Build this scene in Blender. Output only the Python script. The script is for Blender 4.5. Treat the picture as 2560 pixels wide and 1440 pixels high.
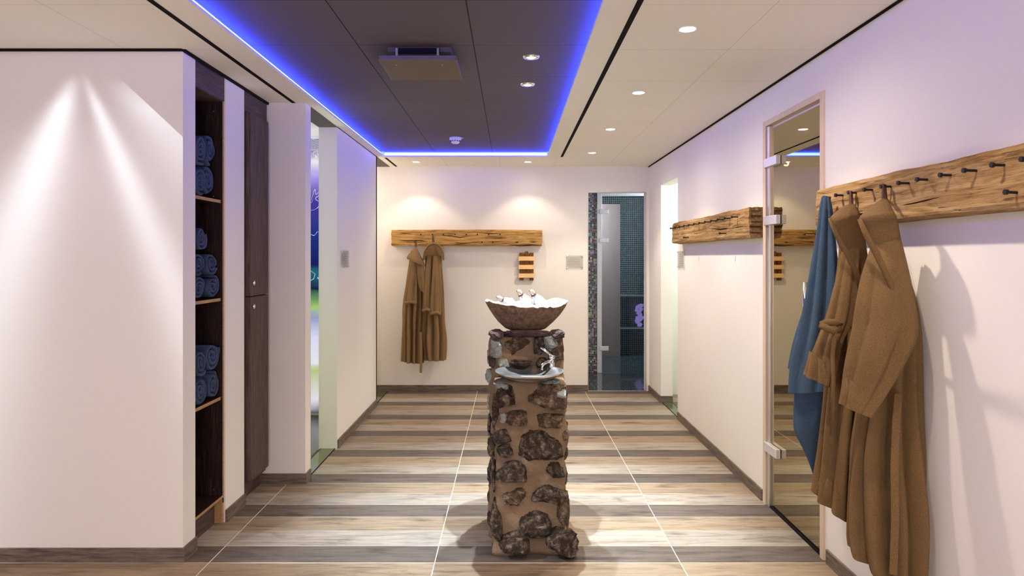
import bpy, bmesh, math, random
from math import sin, cos, pi, sqrt, radians, atan2
from mathutils import Vector, Matrix, noise
C = bpy.context.scene.collection
for o in list(bpy.data.objects): bpy.data.objects.remove(o)

# ------------------------------------------------------------ camera, world, exposure
F, CX, CY, H = 1664.0, 1277.0, 645.0, 1.56      # focal length in px (2560 wide), vanishing point, eye height
cam_d = bpy.data.cameras.new('camera'); cam = bpy.data.objects.new('camera', cam_d); C.objects.link(cam)
cam.location = (0, 0, H); cam.rotation_euler = (pi/2, 0, 0)
cam_d.sensor_width = 36; cam_d.lens = 36*F/2560
cam_d.shift_x = (1280-CX)/2560; cam_d.shift_y = (CY-720)/2560
cam_d.clip_start = .05
sc = bpy.context.scene; sc.camera = cam
w = bpy.data.worlds.new('world'); sc.world = w; w.use_nodes = True
w.node_tree.nodes['Background'].inputs[0].default_value = (.9, .85, 1, 1)
w.node_tree.nodes['Background'].inputs[1].default_value = .02
sc.view_settings.view_transform = 'Standard'; sc.view_settings.look = 'None'
sc.view_settings.exposure = 1.02; sc.view_settings.gamma = 1; sc.view_settings.use_curve_mapping = False
try:
    sc.cycles.max_bounces = 12; sc.cycles.diffuse_bounces = 9; sc.cycles.glossy_bounces = 4
    sc.cycles.transparent_max_bounces = 10; sc.cycles.caustics_reflective = False; sc.cycles.caustics_refractive = False
    sc.cycles.sample_clamp_indirect = 10
except Exception: pass
WARM = (1.0, .85, .68); COOL = (.80, .93, 1.0)

def X_at(px, d): return (px-CX)/F*d
def Z_at(py, d): return H+(CY-py)/F*d
CEIL = 2.633; XR = 1.62; XL = -1.685; XP = -1.42; YB = 7.8; DARKZ = 2.69

# ------------------------------------------------------------ materials
def lin(r, g, b):
    f = lambda c: (c/255/12.92) if c/255 <= .04045 else ((c/255+.055)/1.055)**2.4
    return (f(r), f(g), f(b), 1)
class NT:
    def __init__(s, name):
        s.m = bpy.data.materials.new(name); s.m.use_nodes = True; s.t = s.m.node_tree
        s.n = s.t.nodes; s.b = s.n['Principled BSDF']; s.out = s.n['Material Output']
    def link(s, a, b): s.t.links.new(a, b)
    def node(s, ty, **kw):
        n = s.n.new(ty)
        for k, v in kw.items(): setattr(n, k, v)
        return n
    def setv(s, sock, v):
        if hasattr(v, 'is_output') or isinstance(v, bpy.types.NodeSocket): s.link(v, sock)
        else: sock.default_value = v
    def math(s, op, a, b=0.0, c=0.0):
        n = s.node('ShaderNodeMath', operation=op)
        for i, v in enumerate((a, b, c)): s.setv(n.inputs[i], v)
        return n.outputs[0]
    def vmath(s, op, a, b=(0, 0, 0)):
        n = s.node('ShaderNodeVectorMath', operation=op); s.setv(n.inputs[0], a); s.setv(n.inputs[1], b)
        return n.outputs[0]
    def coord(s, scale=(1, 1, 1), kind='Object'):
        tc = s.node('ShaderNodeTexCoord'); mp = s.node('ShaderNodeMapping'); s.link(tc.outputs[kind], mp.inputs[0])
        mp.inputs['Scale'].default_value = scale; return mp.outputs[0]
    def pos(s):
        return s.node('ShaderNodeNewGeometry').outputs['Position']
    def xyz(s, v):
        n = s.node('ShaderNodeSeparateXYZ'); s.link(v, n.inputs[0]); return n.outputs
    def comb(s, x, y, z):
        n = s.node('ShaderNodeCombineXYZ')
        for i, v in enumerate((x, y, z)): s.setv(n.inputs[i], v)
        return n.outputs[0]
    def noise(s, vec, scale, detail=4, rough=.55, dist=0):
        n = s.node('ShaderNodeTexNoise'); s.link(vec, n.inputs['Vector'])
        n.inputs['Scale'].default_value = scale; n.inputs['Detail'].default_value = detail
        n.inputs['Roughness'].default_value = rough; n.inputs['Distortion'].default_value = dist
        return n.outputs[0]
    def ramp(s, fac, stops, interp='LINEAR'):
        n = s.node('ShaderNodeValToRGB'); s.link(fac, n.inputs[0]); r = n.color_ramp; r.interpolation = interp
        while len(r.elements) < len(stops): r.elements.new(.5)
        for e, (p, c) in zip(r.elements, stops): e.position = p; e.color = c if len(c) == 4 else (*c, 1)
        return n.outputs[0]
    def mix(s, fac, a, b, mode='MIX'):
        n = s.node('ShaderNodeMix', data_type='RGBA', blend_type=mode)
        s.setv(n.inputs[0], fac); s.setv(n.inputs[6], a); s.setv(n.inputs[7], b); return n.outputs[2]
    def bump(s, h, strength=.3, dist=.01, chain=None):
        n = s.node('ShaderNodeBump'); s.link(h, n.inputs['Height'])
        n.inputs['Strength'].default_value = strength; n.inputs['Distance'].default_value = dist
        if chain is not None: s.link(chain, n.inputs['Normal'])
        s.link(n.outputs[0], s.b.inputs['Normal']); return n.outputs[0]
    def base(s, c, rough=.5, metal=0, spec=None):
        s.setv(s.b.inputs['Base Color'], c); s.setv(s.b.inputs['Roughness'], rough)
        s.b.inputs['Metallic'].default_value = metal
        if spec is not None: s.b.inputs['Specular IOR Level'].default_value = spec
        return s.m
def plain(name, c, rough=.5, metal=0, spec=None):
    t = NT(name); return t.base(c, rough, metal, spec)
def emis(name, c, st):
    t = NT(name); e = t.node('ShaderNodeEmission'); e.inputs[0].default_value = (*c[:3], 1); e.inputs[1].default_value = st
    t.link(e.outputs[0], t.out.inputs[0]); return t.m

def m_plaster(name, c):
    t = NT(name); p = t.pos(); n = t.noise(p, 90, 3)
    n2 = t.noise(p, 400, 2)
    col = t.mix(t.ramp(n2, [(.3, (0, 0, 0)), (.7, (1, 1, 1))]), tuple(x*.95 for x in c[:3])+(1,), c)
    t.bump(n, .12, .003); return t.base(col, .85, 0, .2)
M = {}
M['wall'] = m_plaster('wall_plaster', (.90, .872, .825, 1))
M['wall_w'] = m_plaster('white_plaster', (.86, .86, .83, 1))

def m_ceiling():
    t = NT('ceiling_tile'); x, y, z = t.xyz(t.pos())
    def line(c, off, sp, wd):
        f = t.math('FRACT', t.math('ADD', t.math('DIVIDE', t.math('SUBTRACT', c, off), sp), .5))
        return t.math('LESS_THAN', t.math('ABSOLUTE', t.math('SUBTRACT', f, .5)), wd/sp)
    l = t.math('MAXIMUM', line(y, 3.43, .61, .0011), line(x, 1.12, .62, .0011))
    n = t.noise(t.pos(), 300, 2)
    col = t.mix(t.math('MULTIPLY', l, .55), (.92, .89, .80, 1), (.25, .22, .18, 1))
    t.bump(n, .08, .002)
    return t.base(col, .9, 0, .2)
M['ceil'] = m_ceiling()
M['ceil_plain'] = plain('ceiling_plain', (.92, .89, .80, 1), .9, 0, .2)

def m_dark():
    t = NT('dark_ceiling_panel'); x, y, z = t.xyz(t.pos())
    def line(c, off, sp, wd):
        f = t.math('FRACT', t.math('ADD', t.math('DIVIDE', t.math('SUBTRACT', c, off), sp), .5))
        return t.math('LESS_THAN', t.math('ABSOLUTE', t.math('SUBTRACT', f, .5)), wd/sp)
    l = t.math('MAXIMUM', line(y, 3.534, .617, .0016), line(x, -.197, .615, .003))
    n = t.noise(t.pos(), 260, 3)
    col = t.mix(l, (.132, .108, .10, 1), (.01, .008, .008, 1))
    t.bump(n, .2, .002)
    return t.base(col, .8, 0, .3)
M['dark'] = m_dark()

def wood_tone(t, vec, stops, scale, bumpst=.2):
    n = t.noise(vec, scale, 8, .62, .6); return n, t.ramp(n, stops)
def m_floor():
    t = NT('wood_look_floor_tile'); p = t.pos(); x, y, z = t.xyz(p)
    q = t.math('DIVIDE', t.math('SUBTRACT', y, 3.407), .603)
    fr = t.math('FRACT', q); row = t.math('FLOOR', q)
    joints = (-5.2, -3.9, -2.73, -1.545, -.39, .868, 2.1, 3.4)
    col = None; cell = None; dist = None
    for j in joints:
        g = t.math('GREATER_THAN', x, j); cell = g if cell is None else t.math('ADD', cell, g)
        a = t.math('ABSOLUTE', t.math('SUBTRACT', x, j)); dist = a if dist is None else t.math('MINIMUM', dist, a)
    plank = t.math('FLOOR', t.math('MULTIPLY', fr, 3))
    wn = t.node('ShaderNodeTexWhiteNoise', noise_dimensions='3D'); t.link(t.comb(cell, row, plank), wn.inputs[0])
    rnd = wn.outputs['Value']
    base = t.ramp(fr, [(0, lin(104, 94, 87)), (.322, lin(164, 155, 144)), (.662, lin(152, 135, 115))], 'CONSTANT')
    off = t.math('MULTIPLY', rnd, 37.0)
    v1 = t.comb(t.math('ADD', t.math('MULTIPLY', x, .9), off), t.math('MULTIPLY', y, 9), off)
    n1 = t.noise(v1, 3.2, 7, .68, .5)
    v2 = t.comb(t.math('ADD', t.math('MULTIPLY', x, 2.2), off), t.math('MULTIPLY', y, 60), off)
    n2 = t.noise(v2, 3.0, 4, .7)
    v3 = t.comb(t.math('ADD', t.math('MULTIPLY', x, 1.0), off), t.math('MULTIPLY', y, 3.2), off)
    n3 = t.noise(v3, 2.6, 6, .7, .4)
    s1 = t.ramp(n1, [(.28, (.42, .39, .37)), (.42, (.82, .80, .79)), (.56, (1.08, 1.07, 1.05)), (.72, (1.12, 1.08, 1.0)), (.85, (.85, .78, .72))])
    s2 = t.ramp(n2, [(.25, (.74, .72, .70)), (.5, (1, 1, 1)), (.8, (1.07, 1.07, 1.07))])
    s3 = t.ramp(n3, [(.28, (.26, .24, .23)), (.37, (.68, .66, .64)), (.46, (1, 1, 1))])
    c = t.mix(1.0, base, s1, 'MULTIPLY'); c = t.mix(1.0, c, s2, 'MULTIPLY'); c = t.mix(.8, c, s3, 'MULTIPLY')
    var = t.ramp(rnd, [(0, (.90, .90, .91)), (1, (1.08, 1.06, 1.03))]); c = t.mix(1.0, c, var, 'MULTIPLY')
    vo = t.node('ShaderNodeTexVoronoi', feature='F1'); t.link(t.comb(t.math('ADD', t.math('MULTIPLY', x, 1.5), off), t.math('MULTIPLY', y, 5.0), off), vo.inputs['Vector']); vo.inputs['Scale'].default_value = 1.1
    kd = t.math('ADD', vo.outputs['Distance'], t.math('MULTIPLY', t.math('SUBTRACT', n2, .5), .12))
    kk = t.ramp(kd, [(.03, (.30, .27, .25)), (.07, (.62, .58, .55)), (.16, (1, 1, 1))]); c = t.mix(.85, c, kk, 'MULTIPLY')
    gx = t.math('LESS_THAN', dist, .0022)
    fy = t.math('MULTIPLY', t.math('ABSOLUTE', t.math('SUBTRACT', t.math('FRACT', t.math('ADD', q, .5)), .5)), .603)
    gy = t.math('LESS_THAN', fy, .0016)
    fp = t.math('MULTIPLY', t.math('ABSOLUTE', t.math('SUBTRACT', t.math('FRACT', t.math('ADD', t.math('MULTIPLY', q, 3), .5)), .5)), .201)
    gp = t.math('MULTIPLY', t.math('LESS_THAN', fp, .0012), .35)
    g = t.math('MAXIMUM', t.math('MAXIMUM', gx, gy), gp)
    c = t.mix(g, c, lin(232, 222, 205))
    t.bump(n2, .12, .002)
    return t.base(c, t.math('ADD', .42, t.math('MULTIPLY', n1, .25)), 0, .35)
M['floor'] = m_floor()
def m_skirt():
    t = NT('skirting_tile'); p = t.pos(); v = t.vmath('MULTIPLY', p, (3, 3, 30)); n = t.noise(v, 2.5, 6, .65, .4)
    c = t.ramp(n, [(.3, lin(78, 68, 62)), (.55, lin(122, 108, 98)), (.75, lin(140, 126, 112))]); return t.base(c, .5, 0, .3)
M['skirt'] = m_skirt()
def m_wood(name, stops, stretch, scale=3, rough=.55, bump=.25, dist=.004, spec=.3):
    t = NT(name); p = t.pos(); v = t.vmath('MULTIPLY', p, stretch); n = t.noise(v, scale, 8, .65, .3)
    t.bump(n, bump, dist); return t.base(t.ramp(n, stops), rough, 0, spec)
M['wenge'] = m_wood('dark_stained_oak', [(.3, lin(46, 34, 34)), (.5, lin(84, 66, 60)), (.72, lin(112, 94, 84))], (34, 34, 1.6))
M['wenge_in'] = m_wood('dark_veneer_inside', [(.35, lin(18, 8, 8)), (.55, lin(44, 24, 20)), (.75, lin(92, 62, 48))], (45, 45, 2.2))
M['wenge_h'] = m_wood('dark_stained_oak_horizontal', [(.3, lin(50, 38, 40)), (.5, lin(82, 64, 64)), (.72, lin(108, 90, 86))], (2, 2, 40))
M['edge_oak'] = m_wood('oak_edge_band', [(.3, lin(150, 112, 72)), (.7, lin(196, 158, 110))], (40, 3, 40))
M['pale_wood'] = m_wood('pale_pine', [(.3, lin(238, 190, 130)), (.7, lin(250, 214, 160))], (4, 20, 20))
M['dark_slat'] = m_wood('brown_wood_slat', [(.3, lin(96, 62, 20)), (.7, lin(150, 104, 44))], (30, 30, 5))
M['sauna_frame'] = m_wood('beige_door_trim', [(.3, lin(212, 190, 166)), (.7, lin(230, 208, 186))], (30, 30, 2), bump=.05)

def m_beam(name, axis, tint=(1, 1, 1)):
    t = NT(name); p = t.pos(); s = (1.3, 14, 14) if axis == 'x' else (14, 1.3, 14)
    fine = (5, 60, 60) if axis == 'x' else (60, 5, 60)
    v = t.vmath('MULTIPLY', p, s); n = t.noise(v, 1.7, 9, .62, 1.4)
    v2 = t.vmath('MULTIPLY', p, fine); n2 = t.noise(v2, 1.6, 5, .7, .3)
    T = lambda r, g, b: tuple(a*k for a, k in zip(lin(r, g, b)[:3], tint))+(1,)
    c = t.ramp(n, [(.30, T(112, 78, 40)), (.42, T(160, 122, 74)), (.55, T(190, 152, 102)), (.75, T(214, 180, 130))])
    # long cracks: thin isolines of a stretched noise
    cs = (.8, 9, 9) if axis == 'x' else (9, .8, 9)
    v3 = t.vmath('MULTIPLY', p, cs); n3 = t.noise(v3, 1.0, 3, .5, .6)
    band = t.math('ABSOLUTE', t.math('SUBTRACT', n3, .5)); msk = t.noise(t.vmath('MULTIPLY', p, (2, 2, 5)), 1.3, 2)
    fs = t.noise(t.vmath('MULTIPLY', p, (3, 80, 80) if axis == 'x' else (80, 3, 80)), 2.2, 3, .6)
    crack = t.math('MULTIPLY', t.math('LESS_THAN', fs, .36), t.math('GREATER_THAN', msk, .42))
    f2 = t.ramp(n2, [(.3, (.45, .40, .35)), (.48, (1, 1, 1))])
    c = t.mix(.75, c, f2, 'MULTIPLY'); c = t.mix(t.math('MULTIPLY', crack, .75), c, (.05, .03, .014, 1))
    h = t.math('SUBTRACT', t.math('ADD', t.math('MULTIPLY', n, .5), t.math('MULTIPLY', n2, .5)), t.math('MULTIPLY', crack, .8))
    t.bump(h, .8, .012); return t.base(c, .8, 0, .15)
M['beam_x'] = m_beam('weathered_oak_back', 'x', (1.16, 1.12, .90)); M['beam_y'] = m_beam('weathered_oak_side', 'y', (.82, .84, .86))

def m_terry(name, c, k=1.0):
    t = NT(name); p = t.pos(); n = t.noise(p, 420*k, 3, .7); n2 = t.noise(p, 1300*k, 2, .6); n3 = t.noise(p, 12, 3)
    col = t.mix(t.ramp(n, [(.35, (0, 0, 0)), (.65, (1, 1, 1))]), tuple(x*.60 for x in c[:3])+(1,), tuple(min(1, x*1.40) for x in c[:3])+(1,))
    col = t.mix(.35, col, t.ramp(n3, [(.3, (.75, .75, .75)), (.7, (1.15, 1.15, 1.15))]), 'MULTIPLY')
    b1 = t.bump(n, 1.0, .010/k); 
    t.b.inputs['Sheen Weight'].default_value = .12; t.b.inputs['Sheen Roughness'].default_value = .5
    return t.base(col, .95, 0, .1)
M['robe'] = m_terry('brown_terry', lin(154, 118, 68)); M['robe_far'] = m_terry('tan_terry', lin(178, 142, 94), .7)
M['loop'] = plain('dark_brown_loop', lin(92, 66, 48), .9)
M['towel'] = m_terry('blue_terry', lin(80, 112, 142)); M['towel_roll'] = m_terry('dark_blue_terry', lin(88, 110, 150), .7)

M['chrome'] = plain('chrome', (.85, .85, .86, 1), .12, 1)
M['steel'] = plain('brushed_steel', (.80, .82, .84, 1), .30, 1)
M['alu'] = plain('satin_aluminium', (.70, .68, .67, 1), .42, 1)
M['alu_lt'] = plain('light_metal', (.78, .78, .80, 1), .45, .6)
M['iron'] = plain('black_iron', (.018, .014, .014, 1), .5, .4)
M['black'] = plain('black_gap', (.012, .010, .012, 1), .9, 0, .1)
M['white'] = plain('white_plastic', (.82, .82, .84, 1), .4)
M['lens_w'] = emis('warm_lamp_lens', (1, .93, .82), 9)
M['lens_c'] = emis('cool_lamp_lens', (.85, .95, 1), 9)
M['led'] = emis('blue_led', (.024, .048, 1.0), 25)
def m_glass(name, tint, refl, rcol=(1, 1, 1, 1), rough=0.0):
    t = NT(name); tr = t.node('ShaderNodeBsdfTransparent'); tr.inputs[0].default_value = tint
    gl = t.node('ShaderNodeBsdfGlossy'); gl.inputs[0].default_value = rcol; gl.inputs['Roughness'].default_value = rough
    lw = t.node('ShaderNodeLayerWeight'); lw.inputs[0].default_value = refl
    mx = t.node('ShaderNodeMixShader'); t.link(lw.outputs['Fresnel'], mx.inputs[0])
    t.link(tr.outputs[0], mx.inputs[1]); t.link(gl.outputs[0], mx.inputs[2]); t.link(mx.outputs[0], t.out.inputs[0]); return t.m
M['bronze'] = m_glass('bronze_glass', (.70, .58, .36, 1), .84, (1.0, .90, .66, 1), .01)
M['glass'] = m_glass('clear_glass', (.90, .96, .97, 1), .22)
M['acrylic'] = m_glass('acrylic', (.93, .94, .92, 1), .03)
def m_thin(name, fac):
    t = NT(name); tr = t.node('ShaderNodeBsdfTransparent'); tr.inputs[0].default_value = (.90, .91, .90, 1)
    gl = t.node('ShaderNodeBsdfGlossy'); gl.inputs['Roughness'].default_value = .1; mx = t.node('ShaderNodeMixShader'); mx.inputs[0].default_value = fac
    t.link(tr.outputs[0], mx.inputs[1]); t.link(gl.outputs[0], mx.inputs[2]); t.link(mx.outputs[0], t.out.inputs[0]); return t.m
M['acrylic'] = m_thin('acrylic_sheet', .06)
def m_mosaic(name, size, grout, dark, colour_amt, rough=.15, gw=.10):
    t = NT(name); p = t.vmath('ADD', t.pos(), (.0031, .0047, .0023)); s = t.vmath('SCALE', p); s.node.inputs['Scale'].default_value = 1/size
    f = t.vmath('FRACTION', s); fl = t.vmath('FLOOR', s)
    # normal masks so that only the in-plane grid lines are drawn
    nn = t.node('ShaderNodeNewGeometry').outputs['Normal']; an = t.xyz(t.vmath('ABSOLUTE', nn)); fx = t.xyz(f)
    g = None
    for i in range(3):
        e = t.math('LESS_THAN', fx[i], gw); e = t.math('MULTIPLY', e, t.math('LESS_THAN', an[i], .5))
        g = e if g is None else t.math('MAXIMUM', g, e)
    wn = t.node('ShaderNodeTexWhiteNoise', noise_dimensions='3D'); t.link(t.vmath('ADD', fl, (.5, .5, .5)), wn.inputs[0])
    hs = t.node('ShaderNodeCombineColor', mode='HSV'); t.link(wn.outputs['Value'], hs.inputs[0]); hs.inputs[1].default_value = .55
    w2 = t.node('ShaderNodeTexWhiteNoise', noise_dimensions='3D'); t.link(t.vmath('ADD', fl, (7.5, 3.5, .5)), w2.inputs[0])
    t.link(t.math('MULTIPLY', t.math('POWER', w2.outputs['Value'], 2.5), colour_amt), hs.inputs[2])
    c = t.mix(1.0, dark, hs.outputs[0], 'ADD'); c = t.mix(g, c, grout)
    return t.base(c, t.math('ADD', rough, t.math('MULTIPLY', g, .5)), 0, .6)
M['mos_col'] = m_mosaic('multicolour_glass_mosaic', .0235, (.50, .46, .46, 1), (.015, .013, .02, 1), .75, .25, .12)
M['mos_dark'] = m_mosaic('black_glass_mosaic', .034, (.42, .50, .52, 1), (.006, .008, .012, 1), .02, .12, .10)
M['mos_floor'] = m_mosaic('dark_wet_mosaic_floor', .03, (.10, .13, .15, 1), (.010, .014, .018, 1), .03, .06, .12)
M['thresh'] = plain('greenish_threshold_glass', (.10, .115, .06, 1), .12, 0, .8)
M['pinkcol'] = plain('taupe_reflection', lin(158, 132, 128), .3)

def m_stone(name, a, b, c):
    t = NT(name); p = t.pos(); n = t.noise(p, 26, 8, .7, .4); n2 = t.noise(p, 120, 5, .7)
    col = t.ramp(n, [(.30, a), (.5, b), (.70, c)])
    col = t.mix(.5, col, t.ramp(n2, [(.3, (.5, .5, .5)), (.6, (1.15, 1.15, 1.15))]), 'MULTIPLY')
    h = t.math('ADD', t.math('MULTIPLY', n, .6), t.math('MULTIPLY', n2, .5)); t.bump(h, 1.0, .035); return t.base(col, .75, 0, .3)
M['st_dark'] = m_stone('dark_rubble', lin(34, 26, 22), lin(84, 70, 60), lin(190, 172, 150))
M['st_brown'] = m_stone('brown_rubble', lin(50, 36, 27), lin(112, 90, 72), lin(200, 178, 150))
M['st_white'] = m_stone('lichen_white_rubble', lin(96, 92, 84), lin(196, 204, 198), lin(232, 240, 236))
M['st_purple'] = m_stone('purplish_rubble', lin(60, 44, 44), lin(104, 82, 82), lin(140, 116, 110))
def m_mortar():
    t = NT('sandy_mortar'); p = t.pos(); n = t.noise(p, 180, 5, .7); n2 = t.noise(p, 9, 4)
    col = t.mix(n2, lin(126, 104, 80), lin(176, 152, 126)); col = t.mix(.4, col, t.ramp(n, [(.3, (.6, .6, .6)), (.6, (1.1, 1.1, 1.1))]), 'MULTIPLY')
    n4 = t.noise(p, 38, 5, .6); t.bump(t.math('ADD', t.math('MULTIPLY', n, .35), n4), .8, .02); return t.base(col, .9, 0, .15)
M['mortar'] = m_mortar()
def m_bowl():
    t = NT('rough_stone_bowl'); p = t.pos(); n = t.noise(p, 34, 8, .72); n2 = t.noise(p, 170, 4, .7)
    col = t.ramp(n, [(.3, lin(104, 82, 68)), (.5, lin(158, 130, 110)), (.7, lin(196, 170, 148))])
    col = t.mix(.4, col, t.ramp(n2, [(.3, (.45, .45, .45)), (.6, (1.3, 1.3, 1.3))]), 'MULTIPLY')
    t.bump(t.math('ADD', n, t.math('MULTIPLY', n2, .6)), .9, .022); return t.base(col, .8, 0, .25)
M['bowl'] = m_bowl()
M['bowl_rim'] = m_stone('chipped_pale_rim', lin(110, 92, 78), lin(168, 152, 136), lin(210, 198, 184))
M['ice'] = plain('white_salt', (.62, .64, .68, 1), .5)
M['ceramic'] = plain('white_glaze', (.66, .66, .70, 1), .25)
M['flesh'] = plain('pale_pink_cap', lin(196, 170, 160), .4)
def m_sauna():
    t = NT('sauna_boards'); x, y, z = t.xyz(t.pos()); f = t.math('FRACT', t.math('DIVIDE', z, .12))
    l = t.math('LESS_THAN', f, .03); n = t.noise(t.vmath('MULTIPLY', t.pos(), (2, 2, 30)), 2, 5)
    c = t.ramp(n, [(.3, lin(196, 166, 128)), (.7, lin(222, 196, 158))]); c = t.mix(l, c, lin(90, 64, 40)); return t.base(c, .7)
M['sauna'] = m_sauna()
def m_mural(axis):
    t = NT('storm_mural_'+axis); x, y, z = t.xyz(t.pos()); u = x if axis == 'x' else y
    h = t.math('DIVIDE', z, 2.633)
    n = t.noise(t.comb(t.math('MULTIPLY', u, 2), t.math('MULTIPLY', z, 5), 1.3), 1.2, 5, .6)
    hh = t.math('ADD', h, t.math('MULTIPLY', t.math('SUBTRACT', n, .5), .06))
    c = t.ramp(hh, [(0, (.02, .03, .05)), (.06, (.9, .85, .95)), (.17, (.55, .65, .25)), (.20, (.9, .92, 1)), (.30, (.8, .8, 1)),
                    (.37, (.35, .38, .65)), (.40, (.45, .70, .20)), (.45, (.10, .28, .12)), (.48, (.01, .01, .07)), (.53, (.02, .16, .22)), (.56, (.01, .015, .12)),
                    (.68, (.015, .04, .26)), (.80, (.07, .05, .36)), (.90, (.45, .35, .95)), (.96, (1, .95, 1)), (1, (.4, .3, .5))])
    if axis == 'y':      # unseen side picture, greened and brightened to tint the opening's jamb
        c = t.ramp(hh, [(0, (.10, .16, .02)), (.15, (.45, .60, .12)), (.40, (.60, .75, .20)), (.50, (.35, .42, .20)), (.62, (.12, .14, .30)), (.85, (.20, .18, .50)), (1, (.45, .40, .55))])
    # forked lightning: distorted isoline of the noise field
    n2 = t.noise(t.comb(t.math('MULTIPLY', u, 3.1), t.math('MULTIPLY', z, 2.3), 4.0), 1.4, 3, .6, .2)
    b = t.math('LESS_THAN', t.math('ABSOLUTE', t.math('SUBTRACT', n2, .5)), .004)
    b = t.math('MULTIPLY', b, t.math('GREATER_THAN', h, .50))
    c = t.mix(b, c, (.9, .95, 1, 1))
    e = t.node('ShaderNodeEmission'); t.link(c, e.inputs[0]); e.inputs[1].default_value = .42 if axis == 'x' else 1.9
    t.link(e.outputs[0], t.out.inputs[0]); return t.m
M['mural_x'] = m_mural('x'); M['mural_y'] = m_mural('y')
def m_perf(c0=lin(114, 99, 80), pitch=.0135):
    t = NT('perforated_metal'); p = t.pos(); x, y, z = t.xyz(p)
    def wave(c, k): return t.math('SUBTRACT', t.math('FRACT', t.math('DIVIDE', c, k)), .5)
    a = wave(t.math('ADD', x, y), pitch); b = wave(t.math('SUBTRACT', x, y), pitch)
    d = t.math('ADD', t.math('MULTIPLY', a, a), t.math('MULTIPLY', b, b)); hole = t.math('LESS_THAN', d, .085)
    c = t.mix(hole, c0, (.02, .015, .012, 1)); return t.base(c, .5, .3)
M['perf'] = m_perf(); M['perf_w'] = m_perf(lin(225, 220, 226), .06)
M['sign_ink'] = plain('grey_print', (.30, .28, .27, 1), .7)
M['reflection'] = emis('violet_glow', (.30, .20, .55), .35)

# ------------------------------------------------------------ mesh builder
class MB:
    def __init__(s): s.v = []; s.f = []; s.mi = []
    def box(s, x0, x1, y0, y1, z0, z1, mi=0):
        b = len(s.v)
        s.v += [(x, y, z) for z in (z0, z1) for y in (y0, y1) for x in (x0, x1)]
        for q in ((0, 2, 3, 1), (4, 5, 7, 6), (0, 1, 5, 4), (2, 6, 7, 3), (0, 4, 6, 2), (1, 3, 7, 5)):
            s.f.append(tuple(b+i for i in q)); s.mi.append(mi)
        return s
    def rings(s, rings, closed=True, cap=True, mi=0):
        b = len(s.v); n = len(rings[0])
        for r in rings: s.v += [tuple(p) for p in r]
        m = n if closed else n-1
        for i in range(len(rings)-1):
            for j in range(m):
                k = (j+1) % n
                s.f.append((b+i*n+j, b+i*n+k, b+(i+1)*n+k, b+(i+1)*n+j)); s.mi.append(mi)
        if cap and closed:
            for i, rev in ((0, True), (len(rings)-1, False)):
                idx = [b+i*n+j for j in range(n)]
                c = Vector((0, 0, 0))
                for q in idx: c += Vector(s.v[q])
                c /= n; ci = len(s.v); s.v.append(tuple(c))
                for j in range(n):
                    a, d = idx[j], idx[(j+1) % n]
                    s.f.append((d, a, ci) if rev else (a, d, ci)); s.mi.append(mi)
        return s
    def tube(s, pts, r, n=10, mi=0, flat=1.0):
        rings = []; pts = [Vector(p) for p in pts]
        for i, p in enumerate(pts):
            t = (pts[min(i+1, len(pts)-1)]-pts[max(i-1, 0)]).normalized()
            a = Vector((0, 0, 1)) if abs(t.z) < .9 else Vector((1, 0, 0))
            e1 = t.cross(a).normalized(); e2 = t.cross(e1)
            rr = r[i] if isinstance(r, (list, tuple)) else r
            rings.append([p+e1*rr*cos(2*pi*j/n)+e2*rr*flat*sin(2*pi*j/n) for j in range(n)])
        return s.rings(rings, mi=mi)
    def lathe(s, prof, c=(0, 0, 0), n=48, mi=0, cap=True):
        return s.rings([[(c[0]+r*cos(2*pi*j/n), c[1]+r*sin(2*pi*j/n), c[2]+z) for j in range(n)] for r, z in prof], cap=cap, mi=mi)
    def build(s, name, mats, parent=None, smooth=False, bevel=0, sub=0, loc=None):
        me = bpy.data.meshes.new(name); me.from_pydata(s.v, [], s.f)
        for m in (mats if isinstance(mats, (list, tuple)) else [mats]): me.materials.append(m)
        for p, i in zip(me.polygons, s.mi): p.material_index = i; p.use_smooth = smooth
        me.validate(); me.update()
        bm = bmesh.new(); bm.from_mesh(me); bmesh.ops.recalc_face_normals(bm, faces=bm.faces); bm.to_mesh(me); bm.free()
        o = bpy.data.objects.new(name, me); C.objects.link(o)
        if parent is not None: o.parent = parent; o.matrix_parent_inverse = Matrix.Translation(-Vector(parent.location))
        if bevel:
            md = o.modifiers.new('bevel', 'BEVEL'); md.width = bevel; md.segments = 2; md.limit_method = 'ANGLE'
        if sub:
            md = o.modifiers.new('sub', 'SUBSURF'); md.levels = sub; md.render_levels = sub
        return o
def tag(o, label=None, cat=None, group=None, kind=None):
    if label: o['label'] = label
    if cat: o['category'] = cat
    if group: o['group'] = group
    if kind: o['kind'] = kind
    return o
def thing(name, label, cat, loc, group=None):
    o = bpy.data.objects.new(name, None); o.empty_display_size = .05; C.objects.link(o); o.location = loc
    return tag(o, label, cat, group)
def struct(name, mb, mat, parent=None, **k):
    o = mb.build(name, mat, parent, **k)
    if parent is None: o['kind'] = 'structure'
    return o
def B(*a): return MB().box(*a)

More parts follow.
